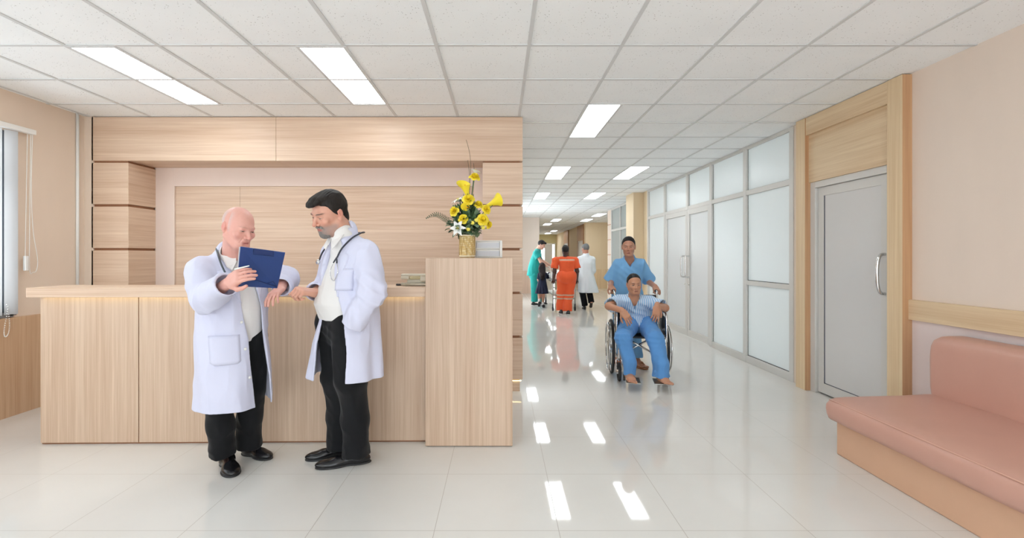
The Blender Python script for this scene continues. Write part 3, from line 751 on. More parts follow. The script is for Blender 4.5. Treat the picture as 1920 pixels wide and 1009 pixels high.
def nets(D, lo, vox):
    S = D < 0
    for i in range(3):
        sl = [slice(None)]*3
        for e in (0, -1): sl[i] = e; S[tuple(sl)] = False
    c = np.zeros(tuple(np.array(D.shape)-1), np.uint8)
    for i in (0, 1):
        for j in (0, 1):
            for k in (0, 1): c += S[i:D.shape[0]-1+i, j:D.shape[1]-1+j, k:D.shape[2]-1+k]
    act = np.argwhere((c > 0) & (c < 8)); idx = np.full(c.shape, -1, np.int32); idx[tuple(act.T)] = np.arange(len(act))
    acc = np.zeros((len(act), 3)); cnt = np.zeros(len(act))
    for axis in range(3):
        o1, o2 = [a for a in range(3) if a != axis]
        for i in (0, 1):
            for j in (0, 1):
                p0 = act.copy(); p0[:, o1] += i; p0[:, o2] += j; p1 = p0.copy(); p1[:, axis] += 1
                a = D[tuple(p0.T)]; b = D[tuple(p1.T)]; m = S[tuple(p0.T)] != S[tuple(p1.T)]
                t = np.clip(a/(a-b+1e-12), .02, .98); q = p0.astype(float); q[:, axis] += t
                acc[m] += q[m]; cnt[m] += 1
    V = lo+vox*acc/np.maximum(cnt, 1)[:, None]
    F = []
    for axis in range(3):
        o1, o2 = (axis+1) % 3, (axis+2) % 3
        sa = [slice(None)]*3; sb = [slice(None)]*3; sa[axis] = slice(0, -1); sb[axis] = slice(1, None)
        A, B = S[tuple(sa)], S[tuple(sb)]; e = np.argwhere(A != B); e = e[(e[:, o1] > 0) & (e[:, o2] > 0)]
        flip = A[tuple(e.T)]
        q = []
        for di, dj in ((-1, -1), (0, -1), (0, 0), (-1, 0)):
            p = e.copy(); p[:, o1] += di; p[:, o2] += dj; q.append(idx[tuple(p.T)])
        q = np.stack(q, 1); q[~flip] = q[~flip][:, ::-1]; F.append(q)
    F = np.concatenate(F)
    # keep connected islands that are big enough
    return V, F
def vnormals(V, F):
    n = np.cross(V[F[:, 2]]-V[F[:, 0]], V[F[:, 3]]-V[F[:, 1]]); N = np.zeros_like(V)
    for k in range(4): np.add.at(N, F[:, k], n)
    return N/(np.linalg.norm(N, axis=1)[:, None]+1e-12)
def relax(V, F, it=2, lam=.5):
    for _ in range(it):
        A = np.zeros_like(V); c = np.zeros(len(V))
        for k in range(4):
            np.add.at(A, F[:, k], V[F[:, (k+1) % 4]]); np.add.at(c, F[:, k], 1)
            np.add.at(A, F[:, k], V[F[:, (k+3) % 4]]); np.add.at(c, F[:, k], 1)
        V = V+lam*(A/np.maximum(c, 1)[:, None]-V)
    return V
_P = rng.random(4096)
def vnoise(P):
    i = np.floor(P).astype(int); f = P-i; f = f*f*(3-2*f); r = 0
    for a in (0, 1):
        for b in (0, 1):
            for c in (0, 1):
                h = _P[((i[:, 0]+a)*73+(i[:, 1]+b)*179+(i[:, 2]+c)*283) % 4096]
                r = r+h*(f[:, 0] if a else 1-f[:, 0])*(f[:, 1] if b else 1-f[:, 1])*(f[:, 2] if c else 1-f[:, 2])
    return r
def folds(V, N, amp=.004, fr=(14, 14, 4), rot=None, seed=0, fine=.35):
    P = V if rot is None else V@rot
    warp = np.stack([vnoise(P*3+seed+k*9) for k in range(3)], 1)*.12
    a = 1-np.abs(2*vnoise((P+warp)*np.array(fr)+seed)-1); b = 1-np.abs(2*vnoise((P+warp)*np.array(fr)*2.1+seed+31)-1)
    return V+N*(amp*(a*1.2-.75)+amp*fine*(b-.5))[:, None]
def smooth01(x, a, b): t = np.clip((x-a)/(b-a), 0, 1); return t*t*(3-2*t)

def sdf_obj(name, V, F, mat, parent, col=None):
    me = mesh_of(name, V-base_of(parent) if parent is not None else V, F.astype(np.int32), mat)
    if col is not None:
        at_ = me.color_attributes.new('tint', 'FLOAT_COLOR', 'POINT')
        c = np.concatenate([col, np.ones((len(col), 1))], 1).astype(np.float32); at_.data.foreach_set('color', c.ravel())
    o = bpy.data.objects.new(name, me); COL.objects.link(o)
    if parent is not None: o.parent = parent
    return o

def skin_mat():
    t = NT('skin'); a = t.n('ShaderNodeAttribute', attribute_name='tint'); t.b.inputs['Roughness'].default_value = .48
    nz = t.noise(t.coord(), 60, 3); mm = t.n('ShaderNodeMix', data_type='RGBA', blend_type='MULTIPLY'); mm.inputs[0].default_value = .25
    t.l(a.outputs[0], mm.inputs[6]); t.l(t.mix(nz, (.75, .62, .58, 1), (1, 1, 1, 1)), mm.inputs[7]); t.l(mm.outputs[2], t.b.inputs['Base Color'])
    t.bump(t.noise(t.coord(), 220, 2), .08, .001)
    t.b.inputs['Subsurface Weight'].default_value = .08; t.b.inputs['Subsurface Scale'].default_value = .02
    return t.m
M['skin'] = skin_mat()
def cloth(name, c, rough=.8, noise=.05, stripe=None, tint=False):
    t = NT(name); t.b.inputs['Roughness'].default_value = rough; t.b.inputs['Specular IOR Level'].default_value = .25; cc = lin(*c)
    base = t.mix(t.noise(t.coord(), 8, 3), tuple(x*(1-noise) for x in cc[:3])+(1,), cc)
    if stripe:
        s, ax, fr, wd = stripe; sp = t.n('ShaderNodeSeparateXYZ'); t.l(t.coord(), sp.inputs[0])
        wob = t.math('MULTIPLY', t.noise(t.coord(), 5, 1), .03)
        v = t.math('FRACT', t.math('MULTIPLY', t.math('ADD', sp.outputs[ax], t.math('ADD', wob, 10)), fr))
        base = t.mix(t.math('LESS_THAN', v, wd), base, lin(*s))
    if tint: base = t.n('ShaderNodeAttribute', attribute_name='tint').outputs[0]
    t.l(base, t.b.inputs['Base Color']); t.bump(t.noise(t.coord((1, 1, 1)), 350, 2), .12, .001)
    t.b.inputs['Sheen Weight'].default_value = .1
    return t.m
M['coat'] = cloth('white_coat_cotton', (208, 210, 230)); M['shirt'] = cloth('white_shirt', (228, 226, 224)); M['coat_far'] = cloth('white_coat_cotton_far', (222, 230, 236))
M['trouser'] = cloth('black_trouser_wool', (17, 18, 21), .85); M['shoe'] = plain('black_leather', (24, 24, 27), .22)

def head_frame(yaw, pitch, roll=0):
    # columns: head-left (+x), back (+y), up (+z) for a head whose face looks along -y; yaw turns towards +X, pitch nods down
    cy_, sy_ = math.cos(yaw), math.sin(yaw); Rz = np.array([[cy_, -sy_, 0], [sy_, cy_, 0], [0, 0, 1]])
    cp, sp = math.cos(pitch), math.sin(pitch); Rx = np.array([[1, 0, 0], [0, cp, -sp], [0, sp, cp]])
    cr, sr = math.cos(roll), math.sin(roll); Ry = np.array([[cr, 0, sr], [0, 1, 0], [-sr, 0, cr]])
    return Rz@Rx@Ry
class Head:
    def __init__(s, c, yaw, pitch=0, roll=0, scale=1.0, nose=1.0, jaw=1.0, chub=0.0, ears=1, slit=.5, age=0):
        s.slit = slit; s.age = age
        s.c = np.array(c, float); s.R = head_frame(yaw, pitch, roll); s.s = scale; s.nose = nose; s.jaw = jaw; s.chub = chub; s.ears = ears
    def w(s, x, y, z): return s.c+s.R@(np.array((x, y, z), float)*s.s)
    def E(s, c, r): return ell(s.w(*c), np.array(r)*s.s, s.R)
    def C(s, a, b, ra, rb=None): return cap(s.w(*a), s.w(*b), ra*s.s, (ra if rb is None else rb)*s.s)
    def loc(s, V): return (V-s.c)@s.R/s.s
    def add(s, B, neck=None, neck_r=.058, tuck=0):
        g = s.chub
        B.u(s.E((0, .014, .035), (.076, .097, .086)), .01)
        B.u(s.E((0, -.022, -.028), (.062+g, .070, .084)), .03)
        B.u(s.E((0, -.055, -.085), (.036*s.jaw+g, .034, .030)), .03)
        for q in (-1, 1):
            B.u(s.C((q*.058*s.jaw, .004, -.05), (q*(.03*s.jaw+g*.6), -.055, -.095), .018+g*.5, .016+g*.5), .025)
            B.u(s.E((q*.041, -.066, -.022), (.022+g, .018, .02)), .018)
        B.u(s.C((-.032, -.080, .022), (.032, -.080, .022), .0115), .014)
        for q in (-1, 1):
            B.cut(s.E((q*.031, -.0975, .001), (.018, .0185, .0125)), .012)
        n = s.nose
        B.u(s.C((0, -.086, .012), (0, -.086-.022*n, -.030), .007, .0105*n), .009)
        for q in (-1, 1): B.u(s.E((q*.0125*n, -.094, -.034), (.0085, .011, .0085)), .005)
        for q in (-1, 1): B.cut(s.E((q*.0065, -.102, -.0425), (.0035, .005, .004)), .002)
        for q in (-1, 1):
            B.u(s.E((q*.031, -.0725, .0005), (.0165, .0145, .0125)), .004)      # lids
            if s.slit > 0:
                B.cut(s.E((q*.031, -.090, .0002), (.0125, .012, .0052*s.slit)), .0012); B.u(s.E((q*.031, -.0715, .0005), (.0135, .0140, .0115)), .0006)
            B.cut(s.C((q*.020, -.0885, .0095), (q*.042, -.0835, .0090), .0012), .0015)
            if s.age:
                B.cut(s.C((q*.019, -.0895, -.0105), (q*.040, -.083, -.0120), .0012*s.age), .003)
                B.cut(s.C((q*.021, -.0900, -.036), (q*.031, -.0800, -.066), .0020*s.age), .005)
        if s.age:
            for zz in (.040, .052, .064): B.cut(s.C((-.028, -.0925+abs(zz-.04)*.35, zz), (.028, -.0925+abs(zz-.04)*.35, zz), .0012*s.age), .003)
        B.u(s.C((-.019, -.084, -.0615), (.019, -.084, -.0615), .0055), .005)
        B.u(s.C((0, -.088, -.0610), (0, -.088, -.0610), .006), .006)
        B.u(s.C((-.014, -.0845, -.0715), (.014, -.0845, -.0715), .0065), .005)
        B.cut(s.E((0, -.0935, -.0662), (.021, .0065, .0012)), .003)
        B.cut(s.E((0, -.096, -.081), (.02, .012, .005)), .008)
        if s.ears:
            for q in (-1, 1):
                B.u(s.E((q*.0775, .020, .000), (.009, .016, .028)), .006); B.u(s.E((q*.076, .012, -.026), (.007, .009, .010)), .006)
                B.cut(s.E((q*.0875, .015, .001), (.006, .0085, .017)), .004)
        if neck is not None:
            B.u(cap(s.w(0, .028, -.045), neck, neck_r*s.s, neck_r*1.08), .03)
            B.u(cap(s.w(0, -.005, -.075), np.array(neck)+s.R@np.array((0, -.02, 0)), .04*s.s, .045), .03)
    def paint(s, V, base, lips=(188, 110, 104), brow=(60, 48, 40), blush=(214, 130, 118), lids=None, open_eyes=.5, beard=None, scalp=None, brow_w=1.0):
        L = s.loc(V); x, y, z = L.T; c = np.tile(np.array(lin(*base)[:3]), (len(V), 1)); f = y < -.02
        def put(m, col): 
            nonlocal c
            c = c*(1-m[:, None])+np.array(lin(*col)[:3])*m[:, None]
        ax = np.abs(x)
        hd = (z > -.14) & (np.hypot(np.hypot(x, y), z) < .2)
        if blush is not None:
            put(.2*np.exp(-((ax-.042)**2+(z+.025)**2)/.0004)*f, blush); put(.25*np.exp(-(ax**2/.0002+(z+.032)**2/.0002))*(y < -.08), blush)
            put(.4*np.exp(-(((z)**2)/.0008))*(ax > .074)*hd, blush)
        if scalp is not None:      # short stubble of hair on the sides and back
            m = smooth01(y, -.035, .0)*smooth01(z, -.035, .0)*smooth01(-z, -.105, -.06)*hd*(ax < .0765+.02)*(np.hypot(ax-.079, y-.012) > .02)
            put(.8*m, scalp)
        if beard is not None:
            bc, strength = beard
            m = smooth01(-z, .035, .06)*smooth01(-y, .0, .03)*hd*(z > -.135); m *= 1-np.exp(-((ax/.020)**4+((z+.0665)/.0085)**4))*(y < -.07)
            m *= 1-.3*smooth01(ax, .03, .06)
            put(strength*m, bc)
            put(strength*.9*np.exp(-((ax/.026)**4+((z+.0535)/.0075)**4))*(y < -.07), bc)
        put(.75*np.exp(-((ax/.021)**4+((z+.0665)/.0085)**4))*(y < -.07), lips)
        put(.7*np.exp(-((ax/.02)**4+((z+.0664)/.0014)**4))*(y < -.07), (96, 48, 44))
        bz = .0225+.004*np.sin(np.clip((ax-.012)/.036, 0, 1)*PI*.8)
        put(.85*brow_w*np.exp(-(((ax-.031)/.0185)**4+((z-bz)/.0036)**4))*(y < -.05), brow)
        ex = (ax-.031)/.0135; ez = z-.0005
        put(.8*np.exp(-(ex**4+((ez-.0035)/.0018)**2))*(y < -.06), (70, 50, 44))          # lash line
        if open_eyes > 0:
            h = .0050*open_eyes+.0006
            put(np.exp(-(ex**4+((ez-.0005)/h)**4))*(y < -.06), (176, 158, 148))
            put(np.exp(-(((ax-.031)/.0062)**4+((ez-.0005)/(h*1.1))**4))*(y < -.06), (40, 30, 28))
        else:
            put(.7*np.exp(-(ex**4+((ez+.003)/.0014)**2))*(y < -.06), (84, 56, 48))
        return c

def hand(B, wrist, fdir, dorsal, side, curl=(.3, .3, .3, .3), thumb=(.5, .3), s=1.0, spread=.06, k=.004):
    """fdir: towards the fingers; dorsal: out of the back of the hand; side: +1/-1, on which side of (fdir x dorsal) the thumb sits"""
    y = unit(fdir); z = np.array(dorsal, float); z = unit(z-y*(z@y)); x = np.cross(y, z)*side; w = np.array(wrist, float)
    R = np.stack([x, y, z], 1); P = lambda a, b, c: w+R@(np.array((a, b, c))*s)
    B.u(cap(P(0, -.02, 0), P(0, .02, 0), .026*s, .027*s, z, .72), .012)
    B.u(rbox(P(0, .052, 0), np.array((.040, .043, .0145))*s, R, .013*s), .014)
    B.u(ell(P(.022, .035, -.008), np.array((.018, .03, .014))*s, R), .01)
    for i, (bx, ln) in enumerate(((.030, .072), (.0105, .080), (-.0095, .075), (-.0285, .059))):
        a = -.05; p = P(bx, .088-(.006 if i == 3 else 0), 0); ang = spread*(1.3-i)*.7
        c = curl[i] if hasattr(curl, '__len__') else curl; r = (.0092, .0094, .0090, .0080)[i]*s
        B.u(cap(P(bx*.9, .06, .001), p, r*1.05, r*1.05), .006)
        th = 0
        for j, fr in enumerate((.44, .31, .25)):
            th += c*(.9, 1.0, .75)[j]
            d = R@np.array((math.sin(ang)*math.cos(th), math.cos(ang)*math.cos(th), -math.sin(th)))
            q = p+d*ln*fr*s; r2 = r*.93; B.u(cap(p, q, r, r2), .0035); p = q; r = r2
    t0 = P(.024, .022, -.006); d1 = R@unit((.75, .75, -thumb[0])); p1 = t0+d1*.042*s; B.u(cap(t0, p1, .0145*s, .011*s), .008)
    d2 = R@unit((.45-thumb[1]*.9, .85, -thumb[0]*.8-thumb[1]*.4)); p2 = p1+d2*.03*s; B.u(cap(p1, p2, .0108*s, .0098*s), .004)
    d3 = R@unit((.3-thumb[1]*1.3, .9, -thumb[0]*.6-thumb[1]*.6)); p3 = p2+d3*.024*s; B.u(cap(p2, p3, .0100*s, .0082*s), .004)

def chain(B, pts, rad, k=.02):
    for i in range(len(pts)-1): B.u(cap(pts[i], pts[i+1], rad[i], rad[i+1]), k)
def shoe(name, toe, heel, parent, mat, vox=.004, h=.075, w=.044, sole_m=None):
    toe = np.array(toe, float); heel = np.array(heel, float); f = unit(toe-heel); l = np.linalg.norm(toe-heel); up = np.array((0, 0, 1.0)); sd = np.cross(f, up)
    R = np.stack([sd, f, up], 1); P = lambda a, b, c: heel+R@np.array((a, b*l, c)); B = Sdf()
    B.u(ell(P(0, .72, .022), (w, l*.30, .030), R), .01); B.u(ell(P(0, .2, .028), (w*.78, l*.21, .036), R), .03)
    B.u(cap(P(0, .15, .045), P(0, .62, .034), w*.68, w*.62), .03); B.u(cap(P(0, .22, h-.01), P(0, .25, .04), .036, .04), .02)
    B.keep(lambda X, Y, Z: .004+heel[2]-Z)
    V, F = B.build(vox); o = sdf_obj(name, V, F, mat, parent)
    S = Sdf(); S.u(ell(P(0, .70, .006), (w+.004, l*.32, .016), R), .01); S.u(ell(P(0, .2, .006), (w*.85, l*.23, .018), R), .03)
    S.keep(lambda X, Y, Z: .0005+heel[2]-Z); S.keep(lambda X, Y, Z: Z-heel[2]-.014)
    V, F = S.build(vox); sdf_obj('sole', V, F, sole_m or M['rubber'], o)
    return o
# ============================================================ PEOPLE
def combo(prims, k=.02, cuts=(), keeps=()):
    lo = np.min([p[1] for p in prims], 0)-.01; hi = np.max([p[2] for p in prims], 0)+.01
    def f(X, Y, Z):
        a = None
        for p in prims:
            d = p[0](X, Y, Z)
            if a is None: a = d
            else: h = np.clip(.5+.5*(a-d)/k, 0, 1); a = a+(d-a)*h-k*h*(1-h)
        for c in cuts: a = np.maximum(a, -(c[0] if isinstance(c, tuple) else c)(X, Y, Z))
        for c in keeps: a = np.maximum(a, c(X, Y, Z))
        return a
    return f, lo, hi
def limb(pts, rad, k=.02, end=None, hollow=.014, depth=.025, flat=None):
    pts = [np.array(p, float) for p in pts]; pr = [cap(pts[i], pts[i+1], rad[i], rad[i+1]) for i in range(len(pts)-1)]
    if end is None: return combo(pr, k)
    d = unit(pts[-1]-pts[-2]); e = pts[-1]
    inner = cap(e-d*depth, e+d*.05, rad[-1]-hollow)
    return combo(pr, k, cuts=(inner,), keeps=(half(e, -d),))
def frame(fdeg):        # facing angle from -Y towards +X, degrees -> forward and left unit vectors and yaw of the lateral axis
    a = math.radians(fdeg); f = np.array((math.sin(a), -math.cos(a), 0)); l = np.array((math.cos(a), math.sin(a), 0)); return f, l, a
def place(V, N, parts): return V
def skinmesh(B, vox, head, root, base, paint={}, it=1, neck=None, hv=None):
    if neck is None: V, F = B.build(vox); V = relax(V, F, it, .35)
    else:      # finer cells for the head, meeting the body at the foot of the neck
        n0 = np.array(neck)+(0, 0, .010); Hs = Sdf(); r2 = .2*head.s
        for op, pr, k in B.ops:
            if callable(pr) or (np.all(pr[1] < head.c+r2) and np.all(pr[2] > head.c-r2)): Hs.ops.append((op, pr, k))
        Hs.keep(half(n0-(0, 0, .007), (0, 0, 1)), .0005); Hs.keep(lambda X, Y, Z: np.sqrt((X-head.c[0])**2+(Y-head.c[1])**2+(Z-head.c[2])**2)-.24*head.s, .0005)
        V1, F1 = Hs.build(hv); V1 = relax(V1, F1, 1, .15)
        B.keep(half(n0+(0, 0, .007), (0, 0, -1)), .0005); V, F = B.build(vox); V = relax(V, F, it, .35)
        def uncap(V, F, z, v):      # open the flat ends so the two skins run into each other
            n = np.cross(V[F[:, 2]]-V[F[:, 0]], V[F[:, 3]]-V[F[:, 1]]); n /= np.linalg.norm(n, axis=1)[:, None]+1e-12
            c = V[F].mean(1); near = np.hypot(c[:, 0]-n0[0], c[:, 1]-n0[1]) < .12
            return F[~((np.abs(n[:, 2]) > .45) & (np.abs(c[:, 2]-z) < 1.6*v) & near)]
        F = uncap(V, F, n0[2]+.007, vox); F1 = uncap(V1, F1, n0[2]-.007, hv)
        F = np.concatenate([F, F1+len(V)]); V = np.concatenate([V, V1])
    col = head.paint(V, base, **paint); return sdf_obj('body', V, F, M['skin'], root, col)
def garment(name, B, vox, mat, root, amp=.004, fr=(14, 14, 4), seed=0, rot=None, it=2, fine=.35, drape=None, creases=(), tint=None):
    V, F = B.build(vox); V = relax(V, F, it, .5); N = vnormals(V, F)
    if drape:      # hanging folds that deepen towards the hem
        cx, cy, zt, zb, am, n = drape; th = np.arctan2(V[:, 1]-cy, V[:, 0]-cx); q = smooth01(zt-V[:, 2], 0, zt-zb)
        w = np.sin(th*n+2.2*np.sin(th*2+seed)+1.2*vnoise(V*4+seed)*2); V = V+np.stack([np.cos(th), np.sin(th), 0*th], 1)*(q*am*w)[:, None]
    for (c, ax, rad, am, wl) in creases:      # gathers across a bent joint
        c = np.array(c); ax = unit(ax); dd = V-c; s_ = dd@ax; r_ = np.linalg.norm(dd, axis=1); ph = s_/wl*2*PI+7*vnoise(V*5+seed)
        V = V+N*(am*np.exp(-(r_/rad)**2)*np.where(np.sin(ph) > 0, np.sin(ph), .5*np.sin(ph)))[:, None]
    if drape: N = N*(1-q[:, None]**.5)+np.stack([np.cos(th), np.sin(th), 0*th], 1)*q[:, None]**.5
    if amp: V = folds(V, N, amp, fr, rot, seed, fine); V = relax(V, F, 1, .3)
    col = None if tint is None else tint(V)
    return sdf_obj(name, V, F, mat, root, col)
def hair(head, vox, mat, root, line, puff=.007, extra=(), cuts=(), amp=.003, name='hair', earcut=True, fr=(90, 14, 14)):
    H_ = Sdf(); s = head.s
    H_.u(head.E((0, .016, .038), (.076+puff, .098+puff, .087+puff)), .01)
    for e in extra: H_.u(e, .012)
    hy, hz = np.array([q[0] for q in line]), np.array([q[1] for q in line])
    def g(X, Y, Z):
        x, y, z = X-head.c[0], Y-head.c[1], Z-head.c[2]; R = head.R
        ly = (x*R[0, 1]+y*R[1, 1]+z*R[2, 1])/s; lz = (x*R[0, 2]+y*R[1, 2]+z*R[2, 2])/s
        return (np.interp(ly, hy, hz)-lz)*s*.7
    H_.keep(g, .006)
    if earcut:
        for q in (-1, 1): H_.cut(head.E((q*.088, .008, -.004), (.016, .022, .034)), .004)
    for c in cuts: H_.cut(c, .004)
    H_.cut(head.E((0, .012, .033), (.070, .09, .080)), .002)
    V, F = H_.build(vox); V = relax(V, F, 1, .4); N = vnormals(V, F); V = folds(V, N, amp, fr, head.R, 3, .6)
    return sdf_obj(name, V, F, mat, root)
def torso(B, p, c, f, r=(.12, .12), s=.66, k=.04): c = np.array(c)-(0, 0, .04); B.u(cap(p, c, r[0]*.95, r[1]*.92, f, s), k)
def yoke(S, neck, shR, shL, r=.060, k=.03):
    for q in (shR, shL): S.u(cap(np.array(neck)-(0, 0, .035), np.array(q)+(0, 0, .004), r, r+.004), k)
def hairmat(name, c, c2=None):
    t = NT(name); t.b.inputs['Roughness'].default_value = .6; t.b.inputs['Specular IOR Level'].default_value = .3; c2 = c2 or tuple(x*.6 for x in c)
    t.l(t.mix(t.noise(t.coord((140, 30, 30)), 1, 3), lin(*c), lin(*c2)), t.b.inputs['Base Color']); t.bump(t.noise(t.coord((300, 60, 60)), 1, 2), .4, .002); return t.m
up0 = np.array((0, 0, 1.0))
VD = .0042     # surface cell of the two front doctors
SHORT = [(-.13, .075), (-.085, .066), (-.06, .058), (-.035, .040), (-.012, .012), (.02, -.02), (.05, -.06), (.09, -.07), (.14, -.07)]

# ------------------------------------------------------------ bald doctor with the clipboard
def doctor_bald():
    f, l, a = frame(46); C = np.array((-1.655, 2.99, 0.0))
    root = thing('person', 'bald man in a white coat reading a blue clipboard at the counter', 'person', (-1.66, 3.0, 0))
    hd = Head(at(447, 428, 2.86), math.radians(64), math.radians(17), math.radians(2), 1.02, nose=1.05, jaw=1.05, chub=.001, slit=.25, age=1.3)
    neck = np.array((-1.655, 2.965, 1.30))
    shR = C+(-.185)*l+(0, 0, 1.235)+f*.01; shL = C+.17*l+(0, 0, 1.245)
    elR = at(386, 560, 2.76); wrR = at(428, 531, 2.585)
    elL = at(536, 521, 3.20); wrL = at(526, 541, 3.02)
    B = Sdf(); hd.add(B, neck, .053)
    torso(B, C+(0, 0, .86), C+(0, 0, 1.17), f); chain(B, [shR, C+(0, 0, 1.25), shL], [.055, .08, .055], .04)
    chain(B, [shR, elR, wrR], [.05, .042, .029]); chain(B, [shL, elL, wrL], [.05, .042, .029])
    fd = unit(at(470, 503, 2.50)-wrR); hand(B, wrR, fd, unit(np.array((.1, -.75, .35))), 1, (.35, .45, .45, .5), (.1, .35), 1.12, .03)
    fd2 = unit(at(510, 556, 2.92)-wrL); hand(B, wrL, fd2, unit((-.2, -.55, .8)), 1, (.35, .3, .35, .45), (.3, .2), 1.02, .12)
    hipR, hipL = C-.085*l+(0, 0, .80), C+.085*l+(0, 0, .80)
    anR, anL = np.array((-1.735, 3.0, .09)), np.array((-1.655, 3.17, .09)); knR, knL = np.array((-1.72, 2.95, .45)), np.array((-1.61, 3.10, .45))
    chain(B, [hipR, knR, anR], [.065, .038, .030]); chain(B, [hipL, knL, anL], [.065, .038, .030])
    skinmesh(B, VD, hd, root, (220, 166, 152), neck=neck, hv=.0022, paint=dict(lips=(190, 110, 104), brow=(176, 138, 124), blush=(222, 132, 122), open_eyes=.28, scalp=(206, 186, 182), brow_w=.55))
    # shirt
    S = Sdf(); S.u(vloft([(.80, *C[:2], .155, .130), (1.0, C[0]+.01, C[1]-.01, .160, .140), (1.18, *C[:2], .155, .118), (1.27, *C[:2], .13, .085), (1.31, *neck[:2], .075, .068)], a), .02)
    S.u(cap(neck-(0, 0, .03), neck+(.006, -.008, .045), .076, .070), .012); S.u(cap(neck-(0, 0, .022), neck+(.004, -.006, .022), .088, .078), .003)
    S.cut((lambda q: q)(cap(neck, hd.w(0, .02, -.05), .064, .063)), .003)
    nf = neck+f*.06; S.cut(rbox(nf+(0, 0, .066), (.018, .06, .055), np.stack([unit(l*.8+np.array((0, 0, .6))), f, np.cross(unit(l*.8+np.array((0, 0, .6))), f)], 1)), .004)
    sh = garment('shirt', S, VD, M['shirt'], root, .002, (16, 16, 6), 5)
    for q in (-1, 1):
        pl = [neck+f*.094+l*q*.006+(0, 0, .012), neck+f*.060+l*q*.074+(0, 0, .030), neck+f*.112+l*q*.062+(0, 0, -.040), neck+f*.118+l*q*.034+(0, 0, -.062), neck+f*.102+l*q*.006+(0, 0, -.012)]
        o = obj('collar_leaf', MB().add(pl, [(0, 1, 2, 3, 4)]), M['shirt'], sh); m = o.modifiers.new('thick', 'SOLIDIFY'); m.thickness = .004; m.offset = 0
    # trousers
    T = Sdf(); T.u(ell(C+(0, 0, .82), (.155, .13, .15), np.stack([l, f, np.array((0, 0, 1.0))], 1)), .03)
    for hp, kn, an, hz in ((hipR, knR, anR, .085), (hipL, knL, anL, .075)):
        T.u(limb([hp, kn+(0, 0, .03), kn*.55+an*.45, np.array((an[0], an[1], hz))], [.108, .084, .070, .074], .03, end=1, hollow=.008, depth=.03), .012)
    T.keep(lambda X, Y, Z: Z-.90)
    tr = garment('trousers', T, VD, M['trouser'], root, .016, (8, 8, 4), 2, fine=.5, creases=[(anR+(0, 0, .04), (.4, 0, 1), .08, .003, .06), (anL+(0, 0, .04), (0, .5, 1), .08, .003, .06)])
    obj('belt', MB().grid(np.array([[C+(l*math.cos(b)*.158+f*math.sin(b)*.134)*(1, 1, 0)+(0, 0, z) for b in np.linspace(0, 2*PI, 40, endpoint=False)] for z in (.872, .905)]), closed_v=True), M['shoe'], tr)
    # coat
    G = Sdf(); up = np.array((0, 0, 1.0))
    lv = [(.41, C[0]+.012, C[1]-.022, .214, .190), (.60, C[0]+.008, C[1]-.014, .208, .185), (.85, C[0]-.005, C[1]-.01, .198, .172), (1.02, C[0], C[1], .195, .165), (1.16, *C[:2], .192, .142), (1.25, *C[:2], .175, .110), (1.31, *C[:2], .12, .082), (1.335, *neck[:2], .085, .074)]
    G.u(vloft(lv, a), .02)
    G.u(cap(C-.12*l+(0, 0, 1.262), shR+(0, 0, .005), .052, .062), .05); G.u(cap(C+.10*l+(0, 0, 1.265), shL+(0, 0, .005), .052, .062), .05)
    G.u(cap(neck-(0, 0, .01), neck+(-.012, .012, .045), .084, .075), .03)
    e1 = wrR+unit(elR-wrR)*.020
    e2 = wrL+unit(elL-wrL)*.015
    G.cut(vloft([(z-.03 if i == 0 else z, x, y, rx-.013, ry-.013) for i, (z, x, y, rx, ry) in enumerate(lv)], a), .003)
    G.u(limb([shR, elR+(0, 0, -.005), e1], [.080, .080, .066], .03, end=1, hollow=.009, depth=.06), .022)
    G.u(limb([shL, elL+(0, 0, -.008), e2], [.078, .072, .060], .03, end=1, hollow=.009, depth=.06), .022)
    zc = np.array([.3, .5, .75, 1.0, 1.12, 1.22, 1.32, 1.40]); cc = np.array([.112, .100, .080, .055, .03, .008, 0, 0]); ww = np.array([.045, .047, .050, .055, .055, .060, .060, .055])
    def op(X, Y, Z):
        u = (X-C[0])*l[0]+(Y-C[1])*l[1]; v = (X-C[0])*f[0]+(Y-C[1])*f[1]; w = np.interp(Z, zc, ww)-np.abs(u-np.interp(Z, zc, cc))
        return -np.minimum(w, v-.02)
    bo = (C-.3, C+(.3, .3, 1.38))
    G.cut((op, np.array((C[0]-.3, C[1]-.3, .3)), np.array((C[0]+.3, C[1]+.3, 1.40))), .006)
    # lapels: a second layer beside the opening
    lvo = [(z, x, y, rx+.009, ry+.009) for z, x, y, rx, ry in lv if z > 1.0]
    fo, lo_, hi_ = vloft(lvo, a); fi = vloft([(z, x, y, rx-.009, ry-.009) for z, x, y, rx, ry in lvo], a)[0]
    def lap(X, Y, Z):
        u = (X-C[0])*l[0]+(Y-C[1])*l[1]; v = (X-C[0])*f[0]+(Y-C[1])*f[1]; e = np.abs(u-np.interp(Z, zc, cc))-np.interp(Z, zc, ww)
        wd = np.interp(Z, [1.04, 1.20, 1.235, 1.25, 1.35], [.0, .060, .066, .040, .045])
        return np.maximum(np.maximum(fo(X, Y, Z), -fi(X, Y, Z)), np.maximum(np.maximum(-e, e-wd), .02-v))
    G.u((lap, lo_-.01, hi_+.01), .003)
    G.cut(cap(neck-(0, 0, .02), hd.w(0, .02, -.04), .078, .074), .003)
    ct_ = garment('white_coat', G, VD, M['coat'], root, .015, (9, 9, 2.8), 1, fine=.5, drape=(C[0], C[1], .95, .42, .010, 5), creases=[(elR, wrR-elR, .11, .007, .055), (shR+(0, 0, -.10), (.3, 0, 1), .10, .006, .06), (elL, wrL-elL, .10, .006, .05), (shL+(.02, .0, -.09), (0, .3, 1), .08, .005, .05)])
    # pocket and buttons on the coat
    def on(px, py, Y): return at(px, py, Y)
    pk = MB(); 
